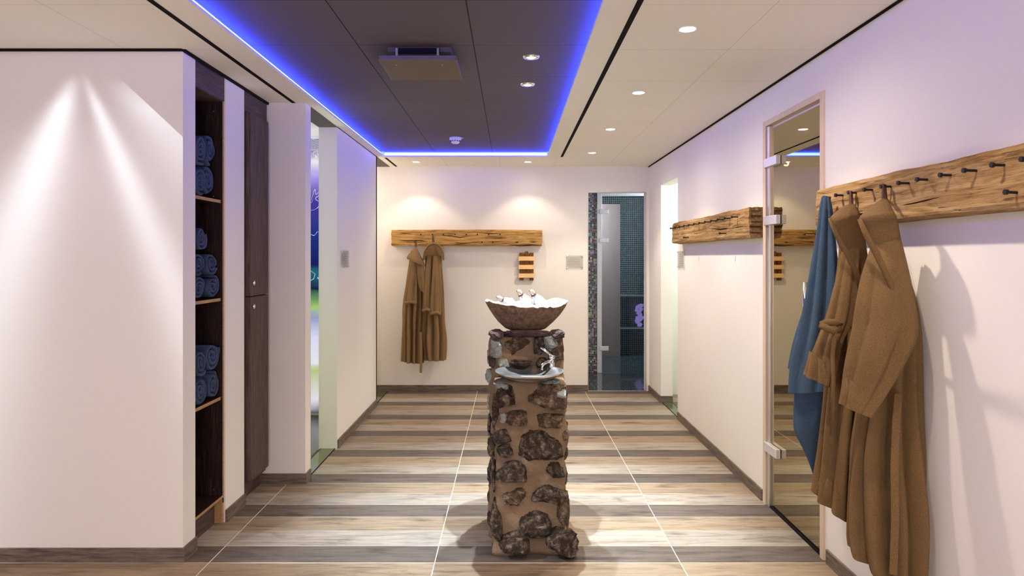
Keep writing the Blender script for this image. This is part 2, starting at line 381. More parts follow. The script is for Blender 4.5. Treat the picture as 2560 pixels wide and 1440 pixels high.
# ------------------------------------------------------------ room shell
fl = MB().box(-4.1, XR+.125, -2.6, YB, -.1, 0); fl.box(-2.8, -1.57, 6.7, YB, -.1, -.0002)
struct('floor', fl, M['floor'])
def wall(name, *boxes, mat='wall'):
    m = MB()
    for b in boxes: m.box(*b)
    return struct(name, m, M[mat])
wall('wall_front_left', (-4.0, XL, 3.42, 3.555, 0, CEIL))
wall('wall_left', (-2.3, XL, 3.93, 4.207, 0, CEIL))
wall('wall_left', (-2.3, XP, 4.60, 4.72, 0, CEIL))
wall('wall_left', (-1.57, XP, 5.44, 7.03, 0, CEIL))
wall('wall_recess', (-2.4, -2.301, 3.556, 4.60, 0, CEIL))
wall('wall_back', (-2.8, .904, YB, YB+.12, 0, CEIL), (.904, 1.584, YB, YB+.12, 2.333, CEIL), (1.584, 1.745, YB, YB+.12, 0, CEIL))
wall('wall_right', (XR, 1.745, -2.5, 3.43, 0, CEIL), (XR, 1.745, 4.25, 6.46, 0, CEIL), (XR, 1.745, 7.18, YB, 0, CEIL),
     (XR, 1.745, 3.43, 4.25, 2.425, CEIL), (XR, 1.745, 6.46, 7.18, 2.344, CEIL))
wall('wall_rear', (-4.0, XR, -2.6, -2.5, 0, CEIL))
wall('wall_far_left', (-4.1, -4.0, -2.6, 3.555, 0, CEIL))
# shower room behind the first opening, corridor behind the second, side passage on the right
for b in ((-3.1, -3.0, 4.72, 6.7, 0, CEIL), (-3.1, -2.3, 4.62, 4.72, 0, CEIL), (-3.0, -1.57, 6.62, 6.7, 0, CEIL)): wall('wall_shower', b, mat='wall_w')
wall('wall_corridor', (-2.8, -2.7, 6.7, YB, 0, CEIL))
wall('wall_passage', (3.0, 3.1, 6.2, 7.7, 0, CEIL), (1.745, 3.0, 7.6, 7.7, 0, CEIL), (1.745, 3.0, 6.2, 6.3, 0, CEIL), mat='wall_w')
struct('floor', B(1.745, 3.0, 6.3, 7.6, -.1, 0), M['floor'])
struct('floor', B(-3.0, -1.57, 4.72, 6.62, -.1, .002), plain('wet_dark_floor', lin(60, 62, 58), .12, 0, .7))
struct('ceiling', B(1.745, 3.0, 6.3, 7.6, CEIL, CEIL+.1), M['wall_w'])
# ceilings
cl = MB()
cl.box(-4.1, -1.515, -2.6, 4.72, CEIL, 2.80, 0); cl.box(-1.515, -1.385, -2.6, 7.06, CEIL, 2.80, 1); cl.box(-1.385, -1.345, -1.2, 7.06, CEIL, CEIL+.015, 1); cl.box(-1.345, .386, 7.06, 7.10, CEIL, CEIL+.015, 1); cl.box(.386, .426, -1.2, 7.06, CEIL, CEIL+.015, 1)
cl.box(-3.1, -1.515, 4.72, YB, CEIL, 2.80, 1)
cl.box(.426, .53, -2.6, 7.06, CEIL, 2.80, 1); cl.box(-1.385, -1.345, 7.06, 7.10, CEIL, 2.80, 1); cl.box(.386, .426, 7.06, 7.10, CEIL, 2.80, 1); cl.box(.53, 1.745, -2.6, YB+.12, CEIL, 2.80, 0)
cl.box(-1.515, -1.385, 7.06, 7.10, CEIL, 2.80, 0); cl.box(.426, .53, 7.06, 7.10, CEIL, 2.80, 0); cl.box(-1.515, .53, 7.10, YB+.12, CEIL, 2.80, 0); cl.box(-1.345, .386, -2.6, -1.2, CEIL, 2.80, 0)
struct('ceiling', cl, [M['ceil'], M['ceil_plain']])
struct('ceiling_dark', B(-1.385, .426, -1.2, 7.10, DARKZ, 2.80), M['dark'])
# slots and shadow gaps
struct('trim_1', B(.527, .553, -2.5, 7.06, CEIL-.002, CEIL), M['black'])
struct('trim_2', B(-1.513, -1.487, -2.5, 4.60, CEIL-.002, CEIL), M['black'])
struct('trim_3', B(-1.352, -1.328, 7.12, YB, CEIL-.002, CEIL), M['black'])
struct('trim_4', B(XR-.010, XR, -2.5, YB, CEIL-.010, CEIL), M['black'])
struct('trim_5', B(-4.0, XL, 3.408, 3.42, CEIL-.012, CEIL).box(XL, XL+.014, 3.42, 4.60, CEIL-.014, CEIL), M['black'])
struct('trim_6', B(-1.57, XP, 4.72, 5.44, CEIL-.004, CEIL).box(-1.57, XP, 7.03, YB, CEIL-.004, CEIL), plain('grey_header', lin(92, 86, 82), .8))
struct('trim_7', B(XP, XP+.006, 7.018, 7.032, 0.07, CEIL), M['black'])
struct('trim_8', B(XP, XP+.004, 5.44, 7.02, CEIL-.004, CEIL), M['black'])
# skirting
T = .012; HB = .072
def skirt(name, *bx):
    m = MB()
    for b in bx: m.box(*b)
    return struct(name, m, M['skirt'])
skirt('baseboard_front_left', (-4.0, XL+T, 3.42-T, 3.42, 0, HB), (XL, XL+T, 3.42, 3.555, 0, HB))
skirt('baseboard_left', (XL, XL+T, 3.93-.002, 4.207, 0, HB))
skirt('baseboard_left', (-1.729, XP+T, 4.60-T, 4.60, 0, HB), (XP, XP+T, 4.60, 4.70, 0, HB))
skirt('baseboard_left', (XP, XP+T, 5.45, 7.01, 0, HB))
skirt('baseboard_back', (-2.7, .904, YB-T, YB, 0, HB))
skirt('baseboard_right', (XR-T, XR, -2.5, 3.40, 0, HB)); skirt('baseboard_right', (XR-T, XR, 4.28, 6.44, 0, HB))
skirt('baseboard_right', (XR-T, XR, 7.18, YB-T, 0, HB), (XR-T, 1.745, 7.18-T, 7.18, 0, HB))
# thresholds
def threshold(x0, x1, y0, y1, nm):
    o = struct(nm, B(x0, x1, y0, y1, 0, .003), M['thresh'])
    g = MB(); g.box(x0-.006, x0, y0, y1, 0, .004); g.box(x1, x1+.006, y0, y1, 0, .004)
    g.build('edge_profile', M['black'], o)
threshold(-1.55, -1.44, 4.74, 5.44, 'trim_9'); threshold(-1.55, -1.44, 7.04, 7.78, 'trim_10'); threshold(1.635, 1.735, 6.47, 7.165, 'trim_11')
struct('trim_12', B(XP-.03, XP-.001, 4.7205, 4.728, 0, CEIL), M['alu'])
# shower mural and ceiling grille
mu = B(-3.0, -1.58, 6.60, 6.618, .02, CEIL-.01); o = mu.build('backlit_mural', M['mural_x'])
tag(o, 'backlit photo mural of a lightning storm on the end wall of the shower room', 'mural')
mu = B(-2.998, -2.98, 4.74, 6.60, .02, CEIL-.01); o = mu.build('backlit_mural', M['mural_y'])
tag(o, 'unseen backlit mural on the shower room side wall, greened to light the jamb', 'mural')
t = thing('ceiling_grille', 'white perforated square grille in the shower room ceiling', 'grille', (-1.9, 6.2, CEIL-.02))
B(-2.2, -1.62, 5.85, 6.45, CEIL-.022, CEIL-.001).build('frame', M['white'], t, bevel=.002)
B(-2.17, -1.65, 5.88, 6.42, CEIL-.0245, CEIL-.0221).build('perforated_plate', M['perf_w'], t)

# ------------------------------------------------------------ steam room
SX0, SX1 = .5, 2.7
wall('wall_steam', (SX0-.1, SX0, YB+.12, 11.9, 0, CEIL), (SX1, SX1+.1, YB+.12, 11.9, 0, CEIL), mat='wall')
struct('wall_steam_back', B(SX0, SX1, 11.8, 11.9, 0, CEIL), M['mos_dark'])
struct('wall_steam_side', B(SX1-.01, SX1, 7.95, 11.8, 0, CEIL), M['mos_dark'])
struct('wall_steam_front', B(SX0, 1.168, 9.05, 9.15, 0, CEIL).box(1.168, 2.0, 9.05, 9.15, 2.465, CEIL).box(2.0, SX1, 9.05, 9.15, 0, CEIL), M['mos_col'])
struct('ceiling', B(SX0-.1, SX1+.1, YB+.12, 11.9, CEIL, 2.75), plain('steam_ceiling', (.02, .02, .025, 1), .2))
struct('floor', B(SX0, SX1, YB, 11.8, -.1, -.001), M['mos_floor'])
struct('trim_13', B(.904, 1.584, YB-.004, YB+.008, 0, .006).box(.900, .908, YB-.004, YB+.01, 0, 2.337).box(.904, 1.584, YB-.004, YB+.01, 2.328, 2.337).box(1.58, 1.588, YB-.004, YB+.01, 0, 2.337), M['alu'])
d = thing('door_1', None, None, (1.2, 9.05, 0)); d['kind'] = 'structure'
fr = MB().box(1.170, 1.235, 9.02, 9.06, 0, 2.46).box(1.2351, 1.9399, 9.02, 9.06, 2.40, 2.46).box(1.94, 2.0, 9.02, 9.06, 0, 2.46)
fr.build('door_frame', M['alu_lt'], d, bevel=.003)
B(1.25, 1.93, 9.035, 9.043, .01, 2.39).build('glass_leaf', M['glass'], d)
for z in (2.19, 1.80, .335): B(1.20, 1.325, 9.005, 9.03, z-.03, z+.03).build('hinge', M['alu_lt'], d, bevel=.004)
struct('steam_bench', MB().box(SX0, SX1-.01, 10.86, 11.25, -.001, .42).box(SX0, SX1-.01, 11.25, 11.8, -.001, .93), M['mos_dark'])
be = MB().box(SX0, SX1-.01, 10.84, 10.86, .40, .43).box(SX0, SX1-.01, 11.23, 11.25, .91, .94)
struct('trim_14', be, plain('pale_bench_nosing', (.55, .62, .66, 1), .25))
struct('wall_reflection_panel', B(1.30, 1.745, 10.60, 10.84, 0, 2.42), M['pinkcol'])  # panel standing in for the room wall's reflection in the glass door
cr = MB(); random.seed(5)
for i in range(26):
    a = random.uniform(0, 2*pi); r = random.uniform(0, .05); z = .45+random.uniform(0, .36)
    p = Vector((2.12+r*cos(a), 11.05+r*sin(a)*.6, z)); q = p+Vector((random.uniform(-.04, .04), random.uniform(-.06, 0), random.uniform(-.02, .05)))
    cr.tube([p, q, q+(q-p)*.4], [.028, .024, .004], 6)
tag(cr.build('violet_reflection', M['reflection']), 'violet glowing lumps in place of a small reflection at the steam room bench', 'crystal cluster')  # glowing lumps stand in for a violet reflection behind the door

# ------------------------------------------------------------ lights and ceiling fittings
def spot(loc, color, power, size=130, blend=.7, radius=.03, parent=None, rot=None):
    l = bpy.data.lights.new('lamp', 'SPOT'); l.color = color; l.energy = power; l.spot_size = radians(size); l.spot_blend = blend
    l.shadow_soft_size = radius; o = bpy.data.objects.new('lamp', l); C.objects.link(o); o.location = loc
    if rot: o.rotation_euler = rot
    if parent is not None: o.parent = parent; o.matrix_parent_inverse = Matrix.Translation(-Vector(parent.location))
    return o
def point(loc, color, power, radius=.1):
    l = bpy.data.lights.new('lamp', 'POINT'); l.color = color; l.energy = power; l.shadow_soft_size = radius
    o = bpy.data.objects.new('lamp', l); C.objects.link(o); o.location = loc; return o
def downlight(x, y, label, power, color=WARM, group='recessed white ceiling downlights', size=108, blend=.4, radius=.03, wide=.8):
    t = thing('downlight', label, 'ceiling light', (x, y, CEIL), group)
    m = MB(); m.lathe([(.036, -.001), (.044, -.004), (.050, -.004), (.052, 0)], (x, y, CEIL), 32, cap=False); m.build('trim_ring', M['white'], t, smooth=True)
    m = MB(); m.lathe([(.0005, -.002), (.037, -.002), (.037, -.0005)], (x, y, CEIL), 32); m.build('lens', M['lens_w'], t)
    spot((x, y, CEIL-.02), color, power, size, blend, radius, t); spot((x, y, CEIL-.02), color, power*wide, 175, 1, .03, t)
PW = 21
for y, lb in ((3.12, 'nearest downlight of the row over the right side of the room'), (4.32, 'second nearest downlight of the row over the right side'),
              (5.545, 'third downlight of the right row, before the farthest'), (6.79, 'farthest downlight of the row over the right side')):
    downlight(.829, y, lb, PW)
for y in (1.92, .70, -.6):
    spot((.829, y, CEIL-.02), WARM, PW, 108, .4)
downlight(-1.055, 7.43, 'downlight over the two robes on the back wall', PW*.34, radius=.012, size=104, wide=.25)
downlight(.19, 7.43, 'downlight over the right end of the back wall beam', PW*.34, radius=.012, size=104, wide=.25)
for k, (x, y) in enumerate(((.1145, 3.737), (.109, 4.326))):
    t = thing('downlight', ['nearer chrome-ringed downlight in the dark ceiling', 'farther chrome-ringed downlight in the dark ceiling'][k], 'ceiling light', (x, y, DARKZ), 'chrome downlights in the dark ceiling')
    MB().lathe([(.022, -.003), (.028, -.009), (.043, -.008), (.047, 0)], (x, y, DARKZ), 40, cap=False).build('trim_ring', M['chrome'], t, smooth=True)
    MB().lathe([(.0005, -.007), (.024, -.007), (.024, -.002)], (x, y, DARKZ), 32).build('lens', M['lens_c'], t)
    spot((x, y, DARKZ-.03), COOL, 190 if k == 0 else 150, 64, .7, .012, t)
# spots over the shelves and near wall, an added fill point, side-room points
spot((-2.15, 2.78, CEIL-.02), (.95, .88, 1.0), 5, 140, .8)
for x, y in ((-2.15, 1.2), (-2.15, -.6), (-.48, .6), (-.48, -1.6)): spot((x, y, CEIL-.04), (1, .86, .78), 17, 150, .8, .05)
point((-.3, -1.3, 1.0), (1, .92, .98), 52, .3)  # unseen fill point behind the camera, added to lift walls and ceiling
point((-2.2, 5.6, 2.3), (.75, .65, 1), 2.5); point((-2.1, 7.2, 2.3), WARM, 6)
point((2.3, 6.9, 2.3), (.90, 1.0, .92), 10); 
point((2.6, 4.2, 2.2), (1, .85, .62), 50)
point((2.45, 8.4, 2.35), (.8, .9, 1), 20, .04); point((.72, 10.3, 2.3), (.75, .9, 1), 60, .04)
struct('wall_sauna', B(1.745, 3.6, 5.5, 5.6, 0, CEIL).box(3.6, 3.7, 2.2, 5.6, 0, CEIL).box(1.745, 3.6, 2.2, 2.3, 0, CEIL), M['sauna'])
struct('floor', B(1.745, 3.6, 2.3, 5.5, -.1, 0), M['sauna']); struct('ceiling', B(1.745, 3.6, 2.3, 5.5, CEIL, 2.75), M['sauna'])

# reflector facets of the left lamp throw streaks of light down the wall
def streak_lamp(loc, dy):
    l = bpy.data.lights.new('lamp', 'POINT'); l.energy = 7.5; l.color = (.80, .90, 1.0); l.shadow_soft_size = .001
    o = bpy.data.objects.new('lamp', l); C.objects.link(o); o.location = loc; l.use_nodes = True
    nt = l.node_tree; em = nt.nodes['Emission']; lk = nt.links.new
    geo = nt.nodes.new('ShaderNodeTexCoord'); sp = nt.nodes.new('ShaderNodeSeparateXYZ'); lk(geo.outputs['Normal'], sp.inputs[0])
    def mt(op, a, b=0.0, c=0.0):
        n = nt.nodes.new('ShaderNodeMath'); n.operation = op
        for i, v in enumerate((a, b, c)):
            if isinstance(v, bpy.types.NodeSocket): lk(v, n.inputs[i])
            else: n.inputs[i].default_value = v
        return n.outputs[0]
    SG = STREAK_SIGN
    nx, ny, nz = (mt('MULTIPLY', sp.outputs[i], SG) for i in range(3))
    u = mt('DIVIDE', nx, mt('MAXIMUM', ny, .01)); v = mt('DIVIDE', mt('MULTIPLY', nz, -1), mt('MAXIMUM', ny, .01))
    def streak(u0, v0, k, w0, w1, amp, hard=0):
        c = mt('ADD', u0, mt('MULTIPLY', mt('SUBTRACT', v, v0), k)); dlt = mt('SUBTRACT', u, c)
        wd = mt('ADD', w0, mt('MULTIPLY', mt('MAXIMUM', mt('SUBTRACT', v, v0), 0), w1))
        g = mt('EXPONENT', mt('MULTIPLY', mt('POWER', mt('ABSOLUTE', mt('DIVIDE', dlt, wd)), 2.0), -1))
        if hard: g = mt('MULTIPLY', g, mt('LESS_THAN', dlt, 0))
        fade = mt('MULTIPLY', mt('MINIMUM', mt('MAXIMUM', mt('MULTIPLY', mt('SUBTRACT', v, v0), 4), 0), 1), amp)
        gain = mt('POWER', mt('ADD', 1, mt('MULTIPLY', v, v)), 1.2)      # the reflector throws more light at steep angles
        return mt('MULTIPLY', mt('MULTIPLY', g, fade), gain)
    a = mt('ADD', mt('ADD', streak(-.14, .15, -.40, .05, .20, 1.0), streak(-.07, .15, .42, .03, .10, .7)), streak(.22, .18, 1.07, .12, .35, .8, 1))
    a = mt('MULTIPLY', mt('MULTIPLY', a, mt('GREATER_THAN', ny, .02)), mt('LESS_THAN', v, 4.2)); lk(a, em.inputs['Strength'])
STREAK_SIGN = 1.0
streak_lamp((-2.15, 2.78, 2.60), .64)

# LED cove
def led(x0, x1, y0, y1, label):
    o = B(x0, x1, y0, y1, CEIL+.013, CEIL+.045).build('led_strip', M['led']); tag(o, label, 'light strip', 'blue light strips around the dark ceiling')
led(-1.384, -1.376, -1.1, 7.05, 'blue light strip along the left edge of the dark ceiling')
led(.417, .425, -1.1, 7.05, 'blue light strip along the right edge of the dark ceiling')
led(-1.34, .38, 7.091, 7.099, 'blue light strip across the far edge of the dark ceiling')
# extractor panel
t = thing('ceiling_vent', 'square perforated air vent hanging under the dark ceiling', 'vent', (-.49, 3.7, DARKZ))
B(-.66, -.32, 3.57, 3.86, 2.665, DARKZ).build('housing', plain('vent_housing', (.10, .08, .07, 1), .5), t)
B(-.60, -.38, 3.555, 3.57, 2.655, 2.682).build('slot', M['black'], t)
for x in (-.615, -.395): B(x, x+.012, 3.55, 3.56, 2.62, 2.68).build('spring_clip', M['steel'], t)
vp = MB(); vp.box(-.695, -.29, 3.515, 3.90, 2.606, 2.612); vp.build('perforated_plate', M['perf'], t)
vr = MB()
for b in ((-.697, -.288, 3.511, 3.516, 2.606, 2.628), (-.697, -.288, 3.899, 3.904, 2.606, 2.62), (-.699, -.694, 3.511, 3.904, 2.606, 2.62), (-.291, -.286, 3.511, 3.904, 2.606, 2.62)): vr.box(*b)
vr.build('rim', plain('vent_rim', lin(120, 108, 112), .4, .4), t)
for x in (-.62, -.37): MB().lathe([(.0005, 0), (.004, 0), (.004, .003)], (x, 3.60, 2.603), 12).build('screw', M['steel'], t)
# smoke detector
t = thing('smoke_detector', 'round white smoke detector under the dark ceiling', 'smoke detector', (-.52, 6.25, DARKZ))
MB().lathe([(.057, 0), (.057, -.018), (.050, -.022)], (-.52, 6.25, DARKZ), 32).build('base', M['white'], t, smooth=False)
MB().lathe([(.045, -.022), (.042, -.040), (.030, -.055), (.001, -.056)], (-.52, 6.25, DARKZ), 32).build('sensor_head', M['white'], t)
vs = MB()
for i in range(12):
    a = i*pi/6; vs.box(-.52+.043*cos(a)-.004, -.52+.043*cos(a)+.004, 6.25+.043*sin(a)-.004, 6.25+.043*sin(a)+.004, DARKZ-.040, DARKZ-.028)
vs.build('vent_slots', M['black'], t); MB().tube([(-.464, 6.23, DARKZ-.008), (-.445, 6.23, DARKZ-.008)], .004).build('tab', M['white'], t)

# ------------------------------------------------------------ open shelf unit and cabinet
t = thing('shelf_unit', 'tall narrow dark wood open shelf unit built into the left wall', 'shelf unit', (-1.9, 3.74, 0))
S0, S1, SF, SB = 3.556, 3.929, -1.695, -2.10
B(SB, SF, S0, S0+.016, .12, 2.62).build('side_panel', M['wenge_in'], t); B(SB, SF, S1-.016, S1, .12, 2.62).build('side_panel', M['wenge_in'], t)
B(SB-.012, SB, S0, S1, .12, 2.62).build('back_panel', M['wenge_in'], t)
eb = B(SF, SF+.002, S0, S0+.016, .165, 2.48).box(SF, SF+.002, S1-.016, S1, .165, 2.48); eb.build('edge_band', M['edge_oak'], t)
for z in (1.90, 1.325, .745):
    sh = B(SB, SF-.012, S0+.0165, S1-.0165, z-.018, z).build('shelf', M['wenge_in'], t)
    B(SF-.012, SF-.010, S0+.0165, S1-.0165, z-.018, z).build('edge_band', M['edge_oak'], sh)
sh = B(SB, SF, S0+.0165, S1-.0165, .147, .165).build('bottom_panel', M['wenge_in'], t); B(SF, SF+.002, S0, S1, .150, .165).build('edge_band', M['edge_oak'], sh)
B(SB, SF, S0+.0165, S1-.0165, 2.48, 2.62).build('top_panel', M['wenge_h'], t); B(SF, SF+.004, S0, S1, 2.484, 2.62).build('fascia', M['wenge_h'], t)
B(SB, SF-.045, S0, S1, 0, .147).build('plinth', M['wenge_h'], t)
B(SF-.046, SF, S1-.022, S1-.001, 0.002, .1465).build('side_post', M['edge_oak'], t)
for z in (2.42, 1.92, .72, .20): MB().lathe([(.0005, 0), (.003, 0), (.003, .002)], (SF-.05, S1-.020, z), 8).build('shelf_pin', M['steel'], t)

t = thing('cabinet', 'tall narrow dark wood cabinet with two stacked doors', 'cabinet', (-1.9, 4.4, 0))
C0, C1 = 4.209, 4.586
B(-2.2, XL-.005, C0, C1, .10, 2.615).build('body', M['wenge'], t); B(-2.2, -1.73, C0, C1, 0, .10).build('plinth', M['wenge_h'], t)
B(XL-.005, XL+.003, C0, C1, 2.492, 2.615).build('fascia', M['wenge_h'], t)
for z0, z1, kz in ((.14, 1.311, 1.25), (1.317, 2.486, 1.40)):
    d = B(XL-.004, -1.655, C0+.02, C1-.045, z0, z1).build('door', M['wenge'], t, bevel=.001)
    k = MB(); yy = C0+.065
    k.rings([[(-1.655+dx, yy+r*cos(a), kz+r*1.5*sin(a)) for a in [j*pi/8 for j in range(16)]] for dx, r in ((0, .010), (.004, .012), (.010, .010), (.013, .006))])
    k.build('knob', M['chrome'], d, smooth=True)

# rolled towels
def towel_roll(cy, cz, ry, rz, label, seed, x1=-1.725, L=.33, turns=2.6, group='rolled blue towels on the shelves'):
    rnd = random.Random(seed); N = 110; th = .017; prof_o = []; prof_i = []
    ph = rnd.uniform(0, 2*pi)
    for i in range(N+1):
        u = i/N; a = ph+u*turns*2*pi; s = .16+.84*u
        wob = 1+.05*sin(3*a+seed)+.03*sin(5*a+seed*2)
        prof_o.append((cos(a)*ry*s*wob, sin(a)*rz*s*wob)); s2 = s-.20
        k = max(s2, .02)
        prof_i.append((cos(a)*ry*k*wob, sin(a)*rz*k*wob))
    loop = prof_o+prof_i[::-1]; rings = []
    xs = [(0, .90), (-.006, .97), (-.015, 1.0), (-.05, 1.0), (-.15, .99), (-L+.01, 1.0), (-L, .93)]
    for dx, sc_ in xs:
        r = []
        M_ = len(loop)
        for j, (a, b) in enumerate(loop):
            # shrink thickness toward the ends of the roll for a rounded edge
            jj = M_-1-j; m_a = (a+loop[jj][0])/2; m_b = (b+loop[jj][1])/2; k = 1 if sc_ > .99 else (.55 if sc_ < .95 else .88)
            r.append((x1+dx+.006*sin(j*.13+seed), cy+m_a+(a-m_a)*k, cz+m_b+(b-m_b)*k))
        rings.append(r)
    m = MB(); m.rings(rings, cap=False)
    n = len(loop)
    for base, rev in ((0, False), ((len(rings)-1)*n, True)):
        for j in range(N):
            q = (base+j, base+j+1, base+n-2-j, base+n-1-j); m.f.append(q if rev else q[::-1]); m.mi.append(0)
    o = m.build('rolled_towel', M['towel_roll'], None, smooth=True); return tag(o, label, 'towel', group)
ya, yb = 3.660, 3.825
towel_roll(yb-.005, 2.182, .078, .094, 'upper of the two rolled blue towels at the right of the top shelf', 1)
towel_roll(yb-.010, 1.995, .074, .093, 'lower of the two rolled blue towels at the right of the top shelf', 2, x1=-1.735)
towel_roll(ya-.005, 2.150, .080, .088, 'upper rolled blue towel at the left of the top shelf', 3, x1=-1.70)
towel_roll(ya-.005, 1.982, .080, .080, 'lower rolled blue towel at the left of the top shelf', 4, x1=-1.705)
towel_roll(yb+.005, 1.396, .080, .069, 'rolled blue towel at the bottom right of the middle shelf', 5, x1=-1.71)
towel_roll(ya-.005, 1.394, .080, .067, 'rolled blue towel at the bottom left of the middle shelf', 6, x1=-1.71)
towel_roll(yb-.002, 1.530, .078, .068, 'rolled blue towel in the second layer right on the middle shelf', 7, x1=-1.715)
towel_roll(ya-.003, 1.527, .076, .066, 'rolled blue towel in the second layer left on the middle shelf', 8, x1=-1.71)
towel_roll(ya+.035, 1.668, .082, .073, 'single rolled blue towel topping the pile on the middle shelf', 9, x1=-1.715)
towel_roll(yb+.003, .830, .082, .083, 'rolled blue towel at the bottom right of the lowest shelf', 10, x1=-1.71)
towel_roll(ya-.002, .830, .080, .083, 'rolled blue towel at the bottom left of the lowest shelf', 11, x1=-1.705)
towel_roll(yb-.004, .998, .086, .088, 'rolled blue towel at the top right of the lowest shelf', 12, x1=-1.71)
towel_roll(ya-.002, .985, .080, .076, 'rolled blue towel at the top left of the lowest shelf', 13, x1=-1.70)

def P(px, py, d): return Vector((X_at(px, d), d, Z_at(py, d)))

# ------------------------------------------------------------ beams with pegs
def beam_mesh(u0, u1, z0, z1, th, place, seed, taper=None, nu=90):
    """rough hewn beam: u along the wall, w outward from the wall"""
    rings = []; nz = 10; nw = 5
    per = [(0, k/nz) for k in range(nz)]+[(k/nw, 1) for k in range(nw)]+[(1, 1-k/nz) for k in range(nz)]+[(1-k/nw, 0) for k in range(nw)]
    for i in range(nu+1):
        u = u0+(u1-u0)*i/nu; r = []
        e = min(i, nu-i)
        for wv, zv in per:
            nn = noise.fractal(Vector((u*1.5, zv*2.5+seed, wv*2)), 1, 2, 4)
            n2 = noise.fractal(Vector((u*4, zv*9+seed*2, wv*3)), 1, 2, 3)
            ws = wv*th+(nn*.006+n2*.004)*wv; zz = z0+(z1-z0)*zv
            if zv in (0, 1): zz += (nn*.010+n2*.004)*(1 if wv > 0 else .3)
            if wv == 1 and zv in (0, 1): ws -= .006; zz += .004 if zv == 0 else -.004
            du = 0
            if e == 0: du = (noise.noise(Vector((zv*6+seed, wv*6, 3)))*.012)
            r.append(place(u+du, ws, zz))
        rings.append(r)
    return MB().rings(rings)
def add_peg(parent, base, out, L=.036, r=.0045, droop=0):
    b = Vector(base); o = Vector(out); e = b+o*L
    p = MB(); p.tube([b-o*.01, e], r, 10); p.tube([e-o*.002, e+o*.007], r*1.9, 8)
    return p.build('peg', M['iron'], parent, smooth=False)
# near beam on the right wall
t = thing('coat_rack_beam', 'near weathered oak beam with iron pegs on the right wall, holding two robes', 'coat rack', (XR, 2.3, 1.81))
yside = lambda u, w_, z: (XR-.002-w_, u, z)
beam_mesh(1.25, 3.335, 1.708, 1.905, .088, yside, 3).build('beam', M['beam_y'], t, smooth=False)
for yy in (3.175, 3.06, 2.943, 2.813, 2.683, 2.564, 2.446, 2.314, 2.193, 2.065, 1.945, 1.82): add_peg(t, (1.532, yy, 1.848), (-1, 0, 0.02))
add_peg(t, (1.532, 2.008, 1.757), (-1, 0, .05)); add_peg(t, (1.532, 2.87, 1.748), (-1, 0, .05)); add_peg(t, (1.532, 1.7, 1.76), (-1, 0, .05))
def cracks(parent, lines, mk, th):
    for ln in lines:
        for k in range(len(ln)-1): pass
        m = MB(); rr = [th*(.25 if q in (0, len(ln)-1) else 1) for q in range(len(ln))]
        m.tube([mk(*p) for p in ln], rr, 6); m.build('crack', M['crack'], parent)
M['crack'] = plain('dark_crack', lin(40, 26, 14), .95, 0, .05)
def on_side(px, py, X=1.533):
    d = X*F/(px-CX); return Vector((X, d, Z_at(py, d)))
cracks(t, [[(2228, 519), (2290, 507), (2350, 493), (2400, 481), (2450, 473), (2500, 464), (2558, 460)],
           [(2232, 540), (2290, 530), (2345, 524), (2400, 525), (2440, 519), (2480, 516)],
           [(2480, 470), (2520, 466), (2559, 462)], [(2145, 529), (2170, 525), (2196, 524)],
           [(2110, 492), (2128, 500), (2150, 498)]], on_side, .0028)
# far beam on the right wall
t = thing('coat_rack_beam', 'farther oak beam on the right wall with a row of black pegs and split end', 'coat rack', (XR, 5.3, 1.79))
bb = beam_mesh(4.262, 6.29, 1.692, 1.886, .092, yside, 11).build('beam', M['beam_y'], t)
for i in range(12): add_peg(t, (1.528, 4.46+i*.155, 1.835), (-1, 0, 0), .045)
for yy in (4.72, 5.7): add_peg(t, (1.528, yy, 1.735), (-1, 0, 0), .045)
cracks(t, [[(1772, 571), (1800, 573), (1830, 571), (1858, 566), (1876, 564)], [(1722, 587), (1745, 583), (1764, 582)], [(1690, 579), (1700, 590), (1712, 592)]], lambda a, b: on_side(a, b, 1.528), .004)
ek = MB(); random.seed(8)
for i in range(5):
    z = 1.72+i*.035; ek.box(1.535, 1.60, 4.250, 4.266, z, z+random.uniform(.003, .010))
ek.build('split_end', plain('charred_end_grain', lin(58, 40, 28), .9), t)
# back wall beam
t = thing('coat_rack_beam', 'weathered oak beam with iron pegs on the back wall', 'coat rack', (-.52, YB, 1.79))
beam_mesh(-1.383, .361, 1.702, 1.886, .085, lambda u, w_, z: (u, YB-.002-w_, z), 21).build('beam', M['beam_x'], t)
for i, px in enumerate((1053, 1082, 1109, 1138, 1166, 1194, 1222, 1250)): add_peg(t, (X_at(px, 7.7), 7.715, 1.83), (0, -1, .0), .045)
for px in (1037, 1205, 1232): add_peg(t, (X_at(px, 7.7), 7.715, 1.742), (0, -1, .0), .045)
cracks(t, [[(982, 584), (1010, 583), (1040, 586)], [(985, 600), (1020, 602), (1050, 601), (1070, 604)], [(1100, 588), (1130, 590), (1150, 594), (1180, 590)],
           [(1120, 605), (1160, 608), (1200, 606)], [(1230, 596), (1262, 594), (1292, 597), (1330, 594), (1352, 596)], [(1272, 611), (1300, 615), (1330, 612), (1352, 614)], [(1310, 603), (1335, 605), (1353, 603)],
           [(985, 592), (1000, 593), (1030, 592)], [(1190, 582), (1230, 584), (1270, 582)]], lambda a, b: P(a, b, 7.716), .005)
kn = MB()
for px, py, r in ((1156, 594, .02), (1163, 602, .015), (1298, 589, .022), (1292, 605, .014)):
    kn.rings([[(X_at(px, 7.7)+r*1.5*q*cos(a), 7.716-.001*(2-q), Z_at(py, 7.7)+r*.75*q*sin(a)) for a in [j*pi/8 for j in range(16)]] for q in (1.0, .5)])
kn.build('knot', plain('dark_knot', lin(62, 40, 18), .9), t)

